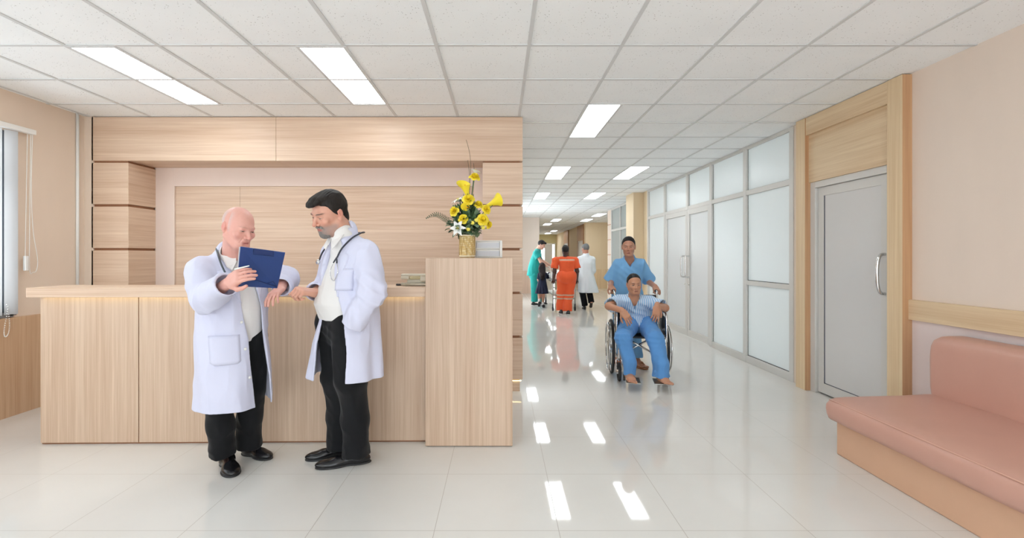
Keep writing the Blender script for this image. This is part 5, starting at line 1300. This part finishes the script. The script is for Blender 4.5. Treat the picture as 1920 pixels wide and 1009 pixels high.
def woman_pushing():
    f, l, a = frame(-8); up = np.array((0, 0, 1.0)); C = np.array((1.575, 5.93, 0))
    root = thing('person', 'woman in light blue scrubs standing behind the wheelchair and pushing it', 'person', tuple(C))
    hd = Head(at(1178.5, 463, 5.84), math.radians(-16), math.radians(6), 0, 1.0, nose=.85, jaw=.80, slit=.4)
    neck = at(1180, 484, 5.90)+(0, 0, .0); shR, shL = neck-l*.135+(0, 0, -.075), neck+l*.135+(0, 0, -.075)
    hR, hL = WO-WL_*.242-WF_*.235+up*.918, WO+WL_*.242-WF_*.235+up*.918
    wrR, wrL = hR+(-.015, .055, .045), hL+(.015, .055, .045); elR, elL = at(1146, 527, 5.98), at(1214, 527, 5.98)
    B = Sdf(); hd.add(B, neck, .050); torso(B, C+up*.92, neck+(0, 0, -.16), f, (.115, .11)); chain(B, [shR, neck+(0, 0, -.05), shL], [.040, .045, .040], .03)
    chain(B, [shR, elR, wrR], [.043, .038, .027]); chain(B, [shL, elL, wrL], [.043, .038, .027])
    for w, h_, sd in ((wrR, hR, 1), (wrL, hL, -1)): hand(B, w, unit(h_-w+(0, -.03, .0)), unit((0, -.45, .85)), sd, (1.15, 1.15, 1.15, 1.1), (.5, .4), .95, .0)
    hpR, hpL = C-l*.085+up*.86, C+l*.085+up*.86; anR, anL = np.array((1.47, 5.98, .10)), np.array((1.62, 5.72, .10))
    knR, knL = np.array((1.49, 5.92, .47)), np.array((1.62, 5.82, .47))
    chain(B, [hpR, knR, anR], [.08, .052, .034]); chain(B, [hpL, knL, anL], [.08, .052, .034])
    foot(B, anL, np.array((1.70, 5.60, .01)), np.array((1.62, 5.78, .02))); foot(B, anR, np.array((1.46, 5.85, .01)), np.array((1.48, 6.04, .02)))
    skinmesh(B, VM-.001, hd, root, (186, 136, 112), neck=neck, hv=.0028, paint=dict(lips=(150, 84, 80), brow=(46, 36, 32), blush=(180, 118, 96), open_eyes=.35, brow_w=.8))
    hair(hd, .004, hairmat('black_tied_hair', (36, 34, 36)), root, [(-.13, .098), (-.09, .093), (-.065, .080), (-.04, .050), (-.015, .018), (.02, -.02), (.06, -.06), (.12, -.06)], .0045, extra=[hd.E((0, .10, .0), (.035, .035, .035))], amp=.0015)
    blue = cloth('light_blue_scrub_cotton', (120, 174, 222))
    S = Sdf(); S.u(vloft([(.74, *C[:2], .185, .145), (.95, *C[:2], .170, .128), (1.12, *C[:2], .172, .128), (neck[2]-.075, neck[0], neck[1], .140, .085), (neck[2]-.02, neck[0], neck[1], .08, .065)], a), .02)
    yoke(S, neck, shR, shL, .050)
    S.u(limb([shR, shR+(elR-shR)*.98+(-.015, 0, .0)], [.062, .086], .02, end=1, depth=.03), .03); S.u(limb([shL, shL+(elL-shL)*.98+(.015, 0, 0)], [.062, .086], .02, end=1, depth=.03), .03)
    S.u(cap(neck-(0, 0, .03), neck+(0, 0, .0), .078, .066), .02); S.cut(cap(neck-(0, 0, .02), hd.w(0, .02, -.05), .056, .056), .003); nk = neck
    def vcut(X, Y, Z):
        u = np.abs((X-nk[0])*l[0]+(Y-nk[1])*l[1]); v = (X-nk[0])*f[0]+(Y-nk[1])*f[1]; return -np.minimum(.072+.62*(Z-nk[2])-u, v-.02)
    S.cut((vcut, nk+(-.12, -.2, -.16), nk+(.12, .05, .08)), .003)
    garment('scrub_top', S, VM, blue, root, .016, (8, 8, 3.5), 22, fine=.5, creases=[(C+(0, -.1, 1.12), (.8, 0, 1), .16, .005, .07)])
    T = Sdf(); T.u(ell(C+up*.88, (.165, .13, .13), np.stack([l, f, up], 1)), .03)
    for h_, k_, n_ in ((hpR, knR, anR), (hpL, knL, anL)): T.u(limb([h_, k_, n_+(0, 0, .06), n_+(0, 0, .02)], [.105, .085, .075, .077], .03, end=1, depth=.03), .02)
    garment('trousers', T, VM, blue, root, .009, (9, 9, 5), 24)
    br = plain('brown_sandal_leather', (150, 96, 62), .5)
    for hl, to in (((1.62, 5.79, 0), (1.705, 5.585, 0)), ((1.48, 6.05, 0), (1.46, 5.83, 0))):
        hl, to = np.array(hl), np.array(to); d = unit(to-hl); sd_ = np.cross(d, up); Z = Sdf(); Z.u(cap(hl+d*.03+up*.005, to-d*.03+up*.005, .034, .045, up, .3), .01)
        m_ = (hl+to)/2+d*.03; Z.u(combo([cap(m_-sd_*.045+up*.01, m_+up*.066, .014, .014, d, 1.6), cap(m_+sd_*.045+up*.01, m_+up*.066, .014, .014, d, 1.6)], .01), .005); Z.keep(lambda X, Y, Z_: .0005-Z_)
        V, F = Z.build(.005); sdf_obj('sandal', V, F, br, root)
woman_pushing()

# ============================================================ THE GROUP FARTHER DOWN THE CORRIDOR
VF = .009
def tinter(base, bands):      # bands: (z0, z1, colour)
    def g(V):
        c = np.tile(np.array(lin(*base)[:3]), (len(V), 1))
        for fn, col in bands: m = fn(V)[:, None]; c = c*(1-m)+np.array(lin(*col)[:3])*m
        return c
    return g
def gurney():
    t = thing('gurney', 'steel hospital gurney with white sheet pushed down the corridor by the group', 'gurney', (1.545, 12.4, 0))
    x0, x1, y0, y1 = 1.28, 1.81, 11.50, 13.40
    for x in (x0, x1):
        for y in (y0+.05, y1-.05):
            lg = obj('leg', MB().tube([(x, y, .16), (x, y, .70)], .016, 10), M['steel'], t)
            obj('caster', MB().torus((x, y, .065), .045, .02, (1, 0, 0), 20, 8).tube([(x, y, .065), (x, y, .17)], .018, 8), M['rubber'], lg)
    obj('frame', MB().tube([(x0, y0, .70), (x1, y0, .70), (x1, y1, .70), (x0, y1, .70)], .016, 8, closed=True).tube([(x0, y0+.05, .30), (x1, y0+.05, .30)], .013, 8).tube([(x0, y1-.05, .30), (x1, y1-.05, .30)], .013, 8).tube([(x0, y0+.05, .56), (x1, y0+.05, .56)], .012, 8), M['steel'], t)
    obj('shelf', MB().box(x0+.02, x1-.02, y0+.1, y1-.1, .36, .385), M['steel'], t)
    obj('push_bar', MB().tube(ctr([(x0, y0, .70), (x0, y0-.06, .82), (x0, y0-.09, .90)], 4)+ctr([(x1, y0-.09, .90), (x1, y0-.06, .82), (x1, y0, .70)], 4), .013, 8), M['steel'], t)
    obj('side_rail', MB().tube(ctr([(x0-.03, y0+.3, .70), (x0-.03, y0+.35, 1.0), (x0-.03, y1-.35, 1.0), (x0-.03, y1-.3, .70)], 5), .012, 8).tube([(x0-.03, y0+.4, .85), (x0-.03, y1-.4, .85)], .009, 8), M['steel'], t)
    obj('side_rail', MB().tube(ctr([(x1+.03, y0+.3, .70), (x1+.03, y0+.35, 1.0), (x1+.03, y1-.35, 1.0), (x1+.03, y1-.3, .70)], 5), .012, 8).tube([(x1+.03, y0+.4, .85), (x1+.03, y1-.4, .85)], .009, 8), M['steel'], t)
    obj('mattress', MB().box(x0+.01, x1-.01, y0+.05, y1-.03, .72, .80), plain('grey_mattress', (120, 128, 136), .6), t, bevel=.02)
    S = Sdf(); S.u(rbox((1.545, 12.45, .82), (.27, .93, .05), None, .03), .01); S.u(ell((1.545, 12.3, .86), (.17, .6, .10)), .05); S.u(ell((1.50, 11.85, .88), (.2, .16, .09)), .04)
    V, F = S.build(.014); V = folds(V, vnormals(V, F), .02, (7, 4, 7), None, 3); o = sdf_obj('sheet', V, F, M['shirt'], t)
gurney()

def nurse_orange():
    f, l, a = frame(178); up = np.array((0, 0, 1.0)); C = np.array((1.53, 10.98, 0)); g = lambda px, py, Y: at(px, py, Y)
    root = thing('person', 'woman in a bright orange uniform with reflective bands, seen from behind', 'person', tuple(C))
    hd = Head(g(1060, 470, 10.98), math.radians(178), 0, 0, .93); neck = g(1060, 483, 11.0); shR, shL = g(1079, 489, 11.0), g(1041, 489, 11.0)
    elR, elL = g(1082, 509, 10.98), g(1039.5, 509, 10.98); wrR, wrL = g(1081.5, 524, 11.2), g(1037.5, 524, 11.2)
    B = Sdf(); hd.add(B, neck, .056); torso(B, C+up*.95, C+up*1.2, f, (.13, .13)); chain(B, [shR, neck-(0, 0, .04), shL], [.045, .055, .045], .03)
    chain(B, [shR, elR, wrR], [.052, .048, .032]); chain(B, [shL, elL, wrL], [.052, .048, .032])
    hand(B, wrR, unit((-.1, .6, -.5)), unit((.3, .3, .8)), 1, .9, (.3, .3), .95); hand(B, wrL, unit((.1, .6, -.5)), unit((-.3, .3, .8)), -1, .9, (.3, .3), .95)
    hpR, hpL = C+(.095, 0, .86), C+(-.095, 0, .86); anL, anR = np.array((1.405, 11.05, .10)), np.array((1.545, 10.93, .10)); knL, knR = np.array((1.42, 11.05, .46)), np.array((1.60, 11.02, .46))
    chain(B, [hpR, knR, anR], [.09, .06, .036]); chain(B, [hpL, knL, anL], [.09, .06, .036])
    skinmesh(B, .007, hd, root, (74, 50, 44), dict(blush=None, lips=(90, 50, 46), brow=(20, 16, 16), open_eyes=.3))
    hair(hd, .007, hairmat('black_bun', (18, 17, 18)), root, [(-.13, .07), (-.06, .05), (0, .02), (.05, -.05), (.12, -.06)], .012, extra=[hd.E((0, .075, .06), (.055, .05, .05)), hd.E((0, .0, .11), (.055, .06, .03))], amp=.003)
    om = cloth('orange_uniform', (236, 92, 44), tint=True); grey = (196, 168, 146)
    S = Sdf(); S.u(vloft([(.86, C[0], C[1], .185, .15), (.98, C[0], C[1], .165, .13), (1.06, *C[:2], .160, .125), (1.2, *C[:2], .185, .125), (neck[2]-.07, C[0], C[1], .18, .09), (neck[2]-.01, C[0], C[1], .08, .065)], a), .02)
    yoke(S, neck, shR, shL, .070)
    S.u(limb([shR, shR+(elR-shR)*.72+(.008, 0, 0)], [.072, .086], .02, end=1, depth=.03), .03); S.u(limb([shL, shL+(elL-shL)*.72-(.008, 0, 0)], [.072, .086], .02, end=1, depth=.03), .03); S.u(cap(neck-(0, 0, .03), neck, .07, .063), .02)
    zb = g(1060, 487.5, 10.85)[2]
    garment('tunic', S, .008, om, root, .012, (8, 8, 8), 31, tint=tinter((224, 92, 52), [(lambda V: ((np.abs(V[:, 2]-zb) < .016) & (V[:, 1] < C[1]) & (np.abs(V[:, 0]-C[0]) < .17)).astype(float), grey)]))
    T = Sdf(); T.u(ell(C+up*.85+(0, -.02, 0), (.215, .17, .17)), .03); T.u(ell(C+(-.08, -.05, .85), (.11, .12, .13)), .06); T.u(ell(C+(.08, -.05, .85), (.11, .12, .13)), .06)
    T.u(limb([hpR, knR, anR+(0, 0, .10), anR+(0, 0, -.03)], [.135, .100, .092, .100], .04, end=1, depth=.02), .02); T.u(limb([hpL, knL, anL+(0, 0, .10), anL+(0, 0, -.03)], [.135, .10, .092, .100], .04, end=1, depth=.02), .02)
    z1, z2 = g(0, 553.5, 10.95)[2], g(0, 560, 10.95)[2]
    garment('trousers', T, .008, om, root, .014, (8, 8, 4), 33, tint=tinter((224, 92, 52), [(lambda V: ((np.abs(V[:, 2]-z1) < .014) | (np.abs(V[:, 2]-z2) < .014)).astype(float), grey)]))
    wm = plain('white_sneaker_sole', (225, 225, 225), .5)
    shoe('shoe', (1.405, 11.16, .0), (1.40, 10.90, 0), root, M['rubber'], .007, sole_m=wm); shoe('shoe', (1.56, 11.04, 0), (1.545, 10.78, 0), root, M['rubber'], .007, sole_m=wm)
nurse_orange()

def doctor_far():
    f, l, a = frame(172); up = np.array((0, 0, 1.0)); C = np.array((2.12, 11.9, 0)); g = lambda px, py, Y=11.9: at(px, py, Y)
    root = thing('person', 'grey haired man in a long white coat walking away down the corridor', 'person', tuple(C))
    hd = Head(g(1097.5, 467), math.radians(205), math.radians(6), 0, 1.0); neck = g(1099, 479); shR, shL = g(1110, 487), g(1087, 487)
    elR, elL = g(1112, 507), g(1084.5, 506, 11.95); wrR, wrL = g(1105, 516, 12.15), g(1086, 512, 12.2)
    B = Sdf(); hd.add(B, neck, .056); torso(B, C+up*.9, C+up*1.2, f); chain(B, [shR, neck-(0, 0, .04), shL], [.045, .055, .045], .03); chain(B, [shR, elR, wrR], [.05, .042, .03]); chain(B, [shL, elL, wrL], [.05, .042, .03])
    hand(B, wrR, unit((-.4, .8, 0)), up, 1, .5); hand(B, wrL, unit((.4, .8, 0)), up, -1, .5)
    anL, anR = g(1096.5, 571.5, 12.0), g(1109, 566, 11.85); hpL, hpR = C+(-.08, 0, .80), C+(.08, 0, .80); knL, knR = C+(-.07, .02, .45), C+(.11, .06, .46)
    chain(B, [hpR, knR, anR], [.08, .055, .036]); chain(B, [hpL, knL, anL], [.08, .055, .036])
    skinmesh(B, .007, hd, root, (196, 142, 120), dict(blush=None, brow=(120, 116, 112), open_eyes=.3))
    hair(hd, .006, hairmat('grey_hair', (128, 130, 130), (90, 92, 94)), root, [(-.13, .075), (-.07, .06), (-.03, .03), (0, .0), (.04, -.05), (.12, -.06)], .008, extra=[hd.E((0, .03, .10), (.06, .06, .03))], amp=.002)
    G = Sdf(); G.u(vloft([(.42, C[0]+.06, C[1]-.02, .25, .20), (.7, C[0]+.03, C[1], .215, .18), (.98, *C[:2], .18, .14), (1.15, *C[:2], .185, .13), (neck[2]-.08, *C[:2], .175, .10), (neck[2]-.01, *C[:2], .08, .07)], a), .02)
    G.cut(vloft([(.38, C[0]+.06, C[1]-.02, .235, .185), (.7, C[0]+.03, C[1], .20, .165), (.9, *C[:2], .15, .12)], a), .005)
    yoke(G, neck, shR, shL, .070)
    G.u(limb([shR, elR, wrR], [.075, .072, .06], .03, end=1), .03); G.u(limb([shL, elL, wrL], [.075, .072, .06], .03, end=1), .03); G.u(cap(neck-(0, 0, .03), neck+(0, 0, .02), .080, .074), .02)
    garment('white_coat', G, .008, M['coat_far'], root, .012, (8, 8, 3), 41, drape=(C[0], C[1], .95, .45, .02, 5))
    T = Sdf(); T.u(ell(C+up*.82, (.15, .12, .12)), .03)
    T.u(limb([hpR, knR, anR+(0, 0, -.02)], [.1, .08, .075], .03, end=1, depth=.02), .02); T.u(limb([hpL, knL, anL+(0, 0, -.02)], [.1, .08, .075], .03, end=1, depth=.02), .02); garment('trousers', T, .008, M['trouser'], root, .008, (8, 8, 5), 43)
    shoe('shoe', (2.11, 12.12, 0), (2.10, 11.86, 0), root, M['shoe'], .007)
    sh = Sdf(); q = anR; sh.u(cap(q+(0, .0, -.01), q+(0, .08, -.125), .036, .040, unit((0, -.85, -.5)), .6), .01); V, F = sh.build(.007); sdf_obj('shoe', V, F, plain('dark_brown_sole', (58, 48, 44), .6), root)
doctor_far()

def man_teal():
    f, l, a = frame(100); up = np.array((0, 0, 1.0)); C = np.array((.94, 12.95, 0)); g = lambda px, py, Y=12.9: at(px, py, Y)
    root = thing('person', 'young man in teal scrubs leaning over the gurney', 'person', tuple(C))
    hd = Head(g(1015.5, 459.5, 12.85), math.radians(72), math.radians(28), 0, .98); neck = g(1008.5, 468); shL, shR = g(1006, 474, 13.06), g(1006, 475, 12.74)
    elR, wrR = g(1014, 491, 12.70), g(1026, 500, 12.75); elL, wrL = g(1016, 488, 13.05), g(1030, 497, 12.95)
    P = g(1002, 513); B = Sdf(); hd.add(B, neck, .056); torso(B, P+(0, 0, .05), g(1004, 485), f, (.13, .13)); chain(B, [shR, neck-(0, 0, .04), shL], [.045, .055, .045], .03)
    chain(B, [shR, elR, wrR], [.05, .043, .03]); chain(B, [shL, elL, wrL], [.05, .043, .03]); hand(B, wrR, unit((.9, .1, -.5)), up, 1, .3); hand(B, wrL, unit((.9, -.1, -.4)), up, -1, .3)
    anR, anL = g(1002, 565.5, 12.85), g(1013, 565, 13.15); hpR, hpL = P+(0, -.08, -.06), P+(0, .08, -.06); knR, knL = g(1003, 538, 12.83), g(1011, 538, 13.1)
    chain(B, [hpR, knR, anR], [.08, .055, .036]); chain(B, [hpL, knL, anL], [.08, .055, .036])
    skinmesh(B, .007, hd, root, (212, 164, 144), dict(brow=(36, 28, 26), blush=None, open_eyes=.2))
    hair(hd, .006, hairmat('black_short_hair', (36, 32, 32)), root, SHORT, .010, extra=[hd.E((0, -.07, .09), (.05, .035, .03))], amp=.003)
    teal = cloth('teal_scrub_cotton', (34, 150, 144))
    S = Sdf(); S.u(vloft([(P[2]-.05, P[0]-.03, P[1], .175, .175), (P[2]+.15, P[0], P[1], .165, .165), (g(0, 485)[2], g(1005, 0)[0], P[1], .175, .15), (neck[2]-.07, neck[0]-.02, P[1], .165, .10), (neck[2]-.0, neck[0]-.005, P[1], .08, .07)], a), .02)
    yoke(S, neck, shR, shL, .070)
    S.u(limb([shR, shR+(elR-shR)*.55], [.075, .085], .02, end=1, depth=.03), .03); S.u(limb([shL, shL+(elL-shL)*.55], [.075, .085], .02, end=1, depth=.03), .03); garment('scrub_top', S, .008, teal, root, .014, (8, 8, 3), 51)
    T = Sdf(); T.u(ell(P+(0, 0, -.05), (.15, .16, .13)), .03)
    T.u(limb([hpR, knR, anR], [.12, .10, .085], .03, end=1, depth=.02), .02); T.u(limb([hpL, knL, anL], [.12, .10, .085], .03, end=1, depth=.02), .02); garment('trousers', T, .008, teal, root, .014, (8, 8, 3), 53)
    shoe('shoe', (anR[0]+.16, anR[1]-.03, 0), (anR[0]-.08, anR[1], 0), root, M['rubber'], .007, sole_m=M['white_plastic']); shoe('shoe', (anL[0]+.19, anL[1]-.05, 0), (anL[0]-.05, anL[1], 0), root, M['rubber'], .007, sole_m=M['white_plastic'])
man_teal()

def girl():
    f, l, a = frame(165); up = np.array((0, 0, 1.0)); C = np.array((1.09, 12.33, 0)); g = lambda px, py, Y=12.33: at(px, py, Y)
    root = thing('person', 'small girl with long dark hair in a navy dress holding the gurney side', 'person', tuple(C))
    hd = Head(g(1017, 501), math.radians(160), 0, 0, .88); neck = g(1017, 510); shR, shL = g(1023, 514), g(1011.5, 514)
    B = Sdf(); hd.add(B, neck, .044); torso(B, C+up*.62, C+up*.8, f, (.09, .09)); elR, wrR = g(1026.5, 520, 12.4), g(1030, 512, 12.6); elL, wrL = g(1009.5, 525), g(1011, 534, 12.42)
    chain(B, [shR, elR, wrR], [.035, .03, .02]); chain(B, [shL, elL, wrL], [.035, .03, .02]); hand(B, wrR, unit((.3, .8, .2)), up, 1, .6, s=.75); hand(B, wrL, unit((.1, .4, -.9)), unit((-1, 0, 0)), -1, .4, s=.75)
    anL, anR = g(1011, 566, 12.25), g(1018, 570); chain(B, [C+(-.05, 0, .55), g(1011.5, 553), anL], [.06, .045, .028]); chain(B, [C+(.05, 0, .55), g(1018.5, 556), anR], [.06, .045, .028])
    skinmesh(B, .006, hd, root, (206, 158, 134), dict(blush=None, brow=(40, 30, 28)))
    H_ = Sdf(); H_.u(hd.E((0, .018, .035), (.088, .106, .096)), .01); H_.u(cap(hd.w(0, .06, -.02), C+(0, -.09, .60)+(0, 0, .16), .075, .055, np.array((0, 1.0, 0)), .6), .03); H_.u(cap(hd.w(0, .05, -.06), C+(.0, -.10, .84), .085, .07, np.array((0, 1.0, 0)), .6), .03)
    V, F = H_.build(.006); V = folds(V, vnormals(V, F), .008, (60, 60, 6), None, 6, .6); sdf_obj('long_hair', V, F, hairmat('long_dark_hair', (44, 32, 34), (22, 18, 20)), root)
    D = Sdf(); D.u(vloft([(.36, C[0]-.01, C[1], .165, .15), (.55, *C[:2], .13, .12), (.70, *C[:2], .10, .085), (neck[2]-.05, *C[:2], .10, .07), (neck[2]-.01, *C[:2], .05, .045)], a), .02)
    D.cut(vloft([(.32, C[0]-.01, C[1], .155, .14), (.52, *C[:2], .11, .10)], a), .004); D.u(limb([shR, elR, wrR-(wrR-elR)*.1], [.045, .042, .038], .02, end=1), .02); D.u(limb([shL, shL+(elL-shL)*.9], [.045, .045], .02, end=1), .02)
    garment('navy_dress', D, .007, cloth('navy_cotton', (36, 40, 62)), root, .006, (10, 10, 4), 61, drape=(C[0], C[1], .65, .38, .016, 9))
    for q, sl in ((anL, (.0, .13, .05)), (anR, (.02, .14, 0))):
        so_ = Sdf(); so_.u(cap(q+(0, 0, .05), q-(0, 0, .01), .032, .033), .01); V, F = so_.build(.006); sdf_obj('sock', V, F, M['shirt'], root)
    shoe('shoe', (anR[0]+.04, anR[1]+.12, 0), (anR[0], anR[1]-.06, 0), root, M['rubber'], .006, h=.05, w=.034)
    sh = Sdf(); q = anL; sh.u(cap(q+(0, -.03, -.015), q+(0, .03, -.10), .030, .034, unit((0, -.85, -.4)), .6), .01); V, F = sh.build(.006); sdf_obj('shoe', V, F, M['rubber'], root)
girl()
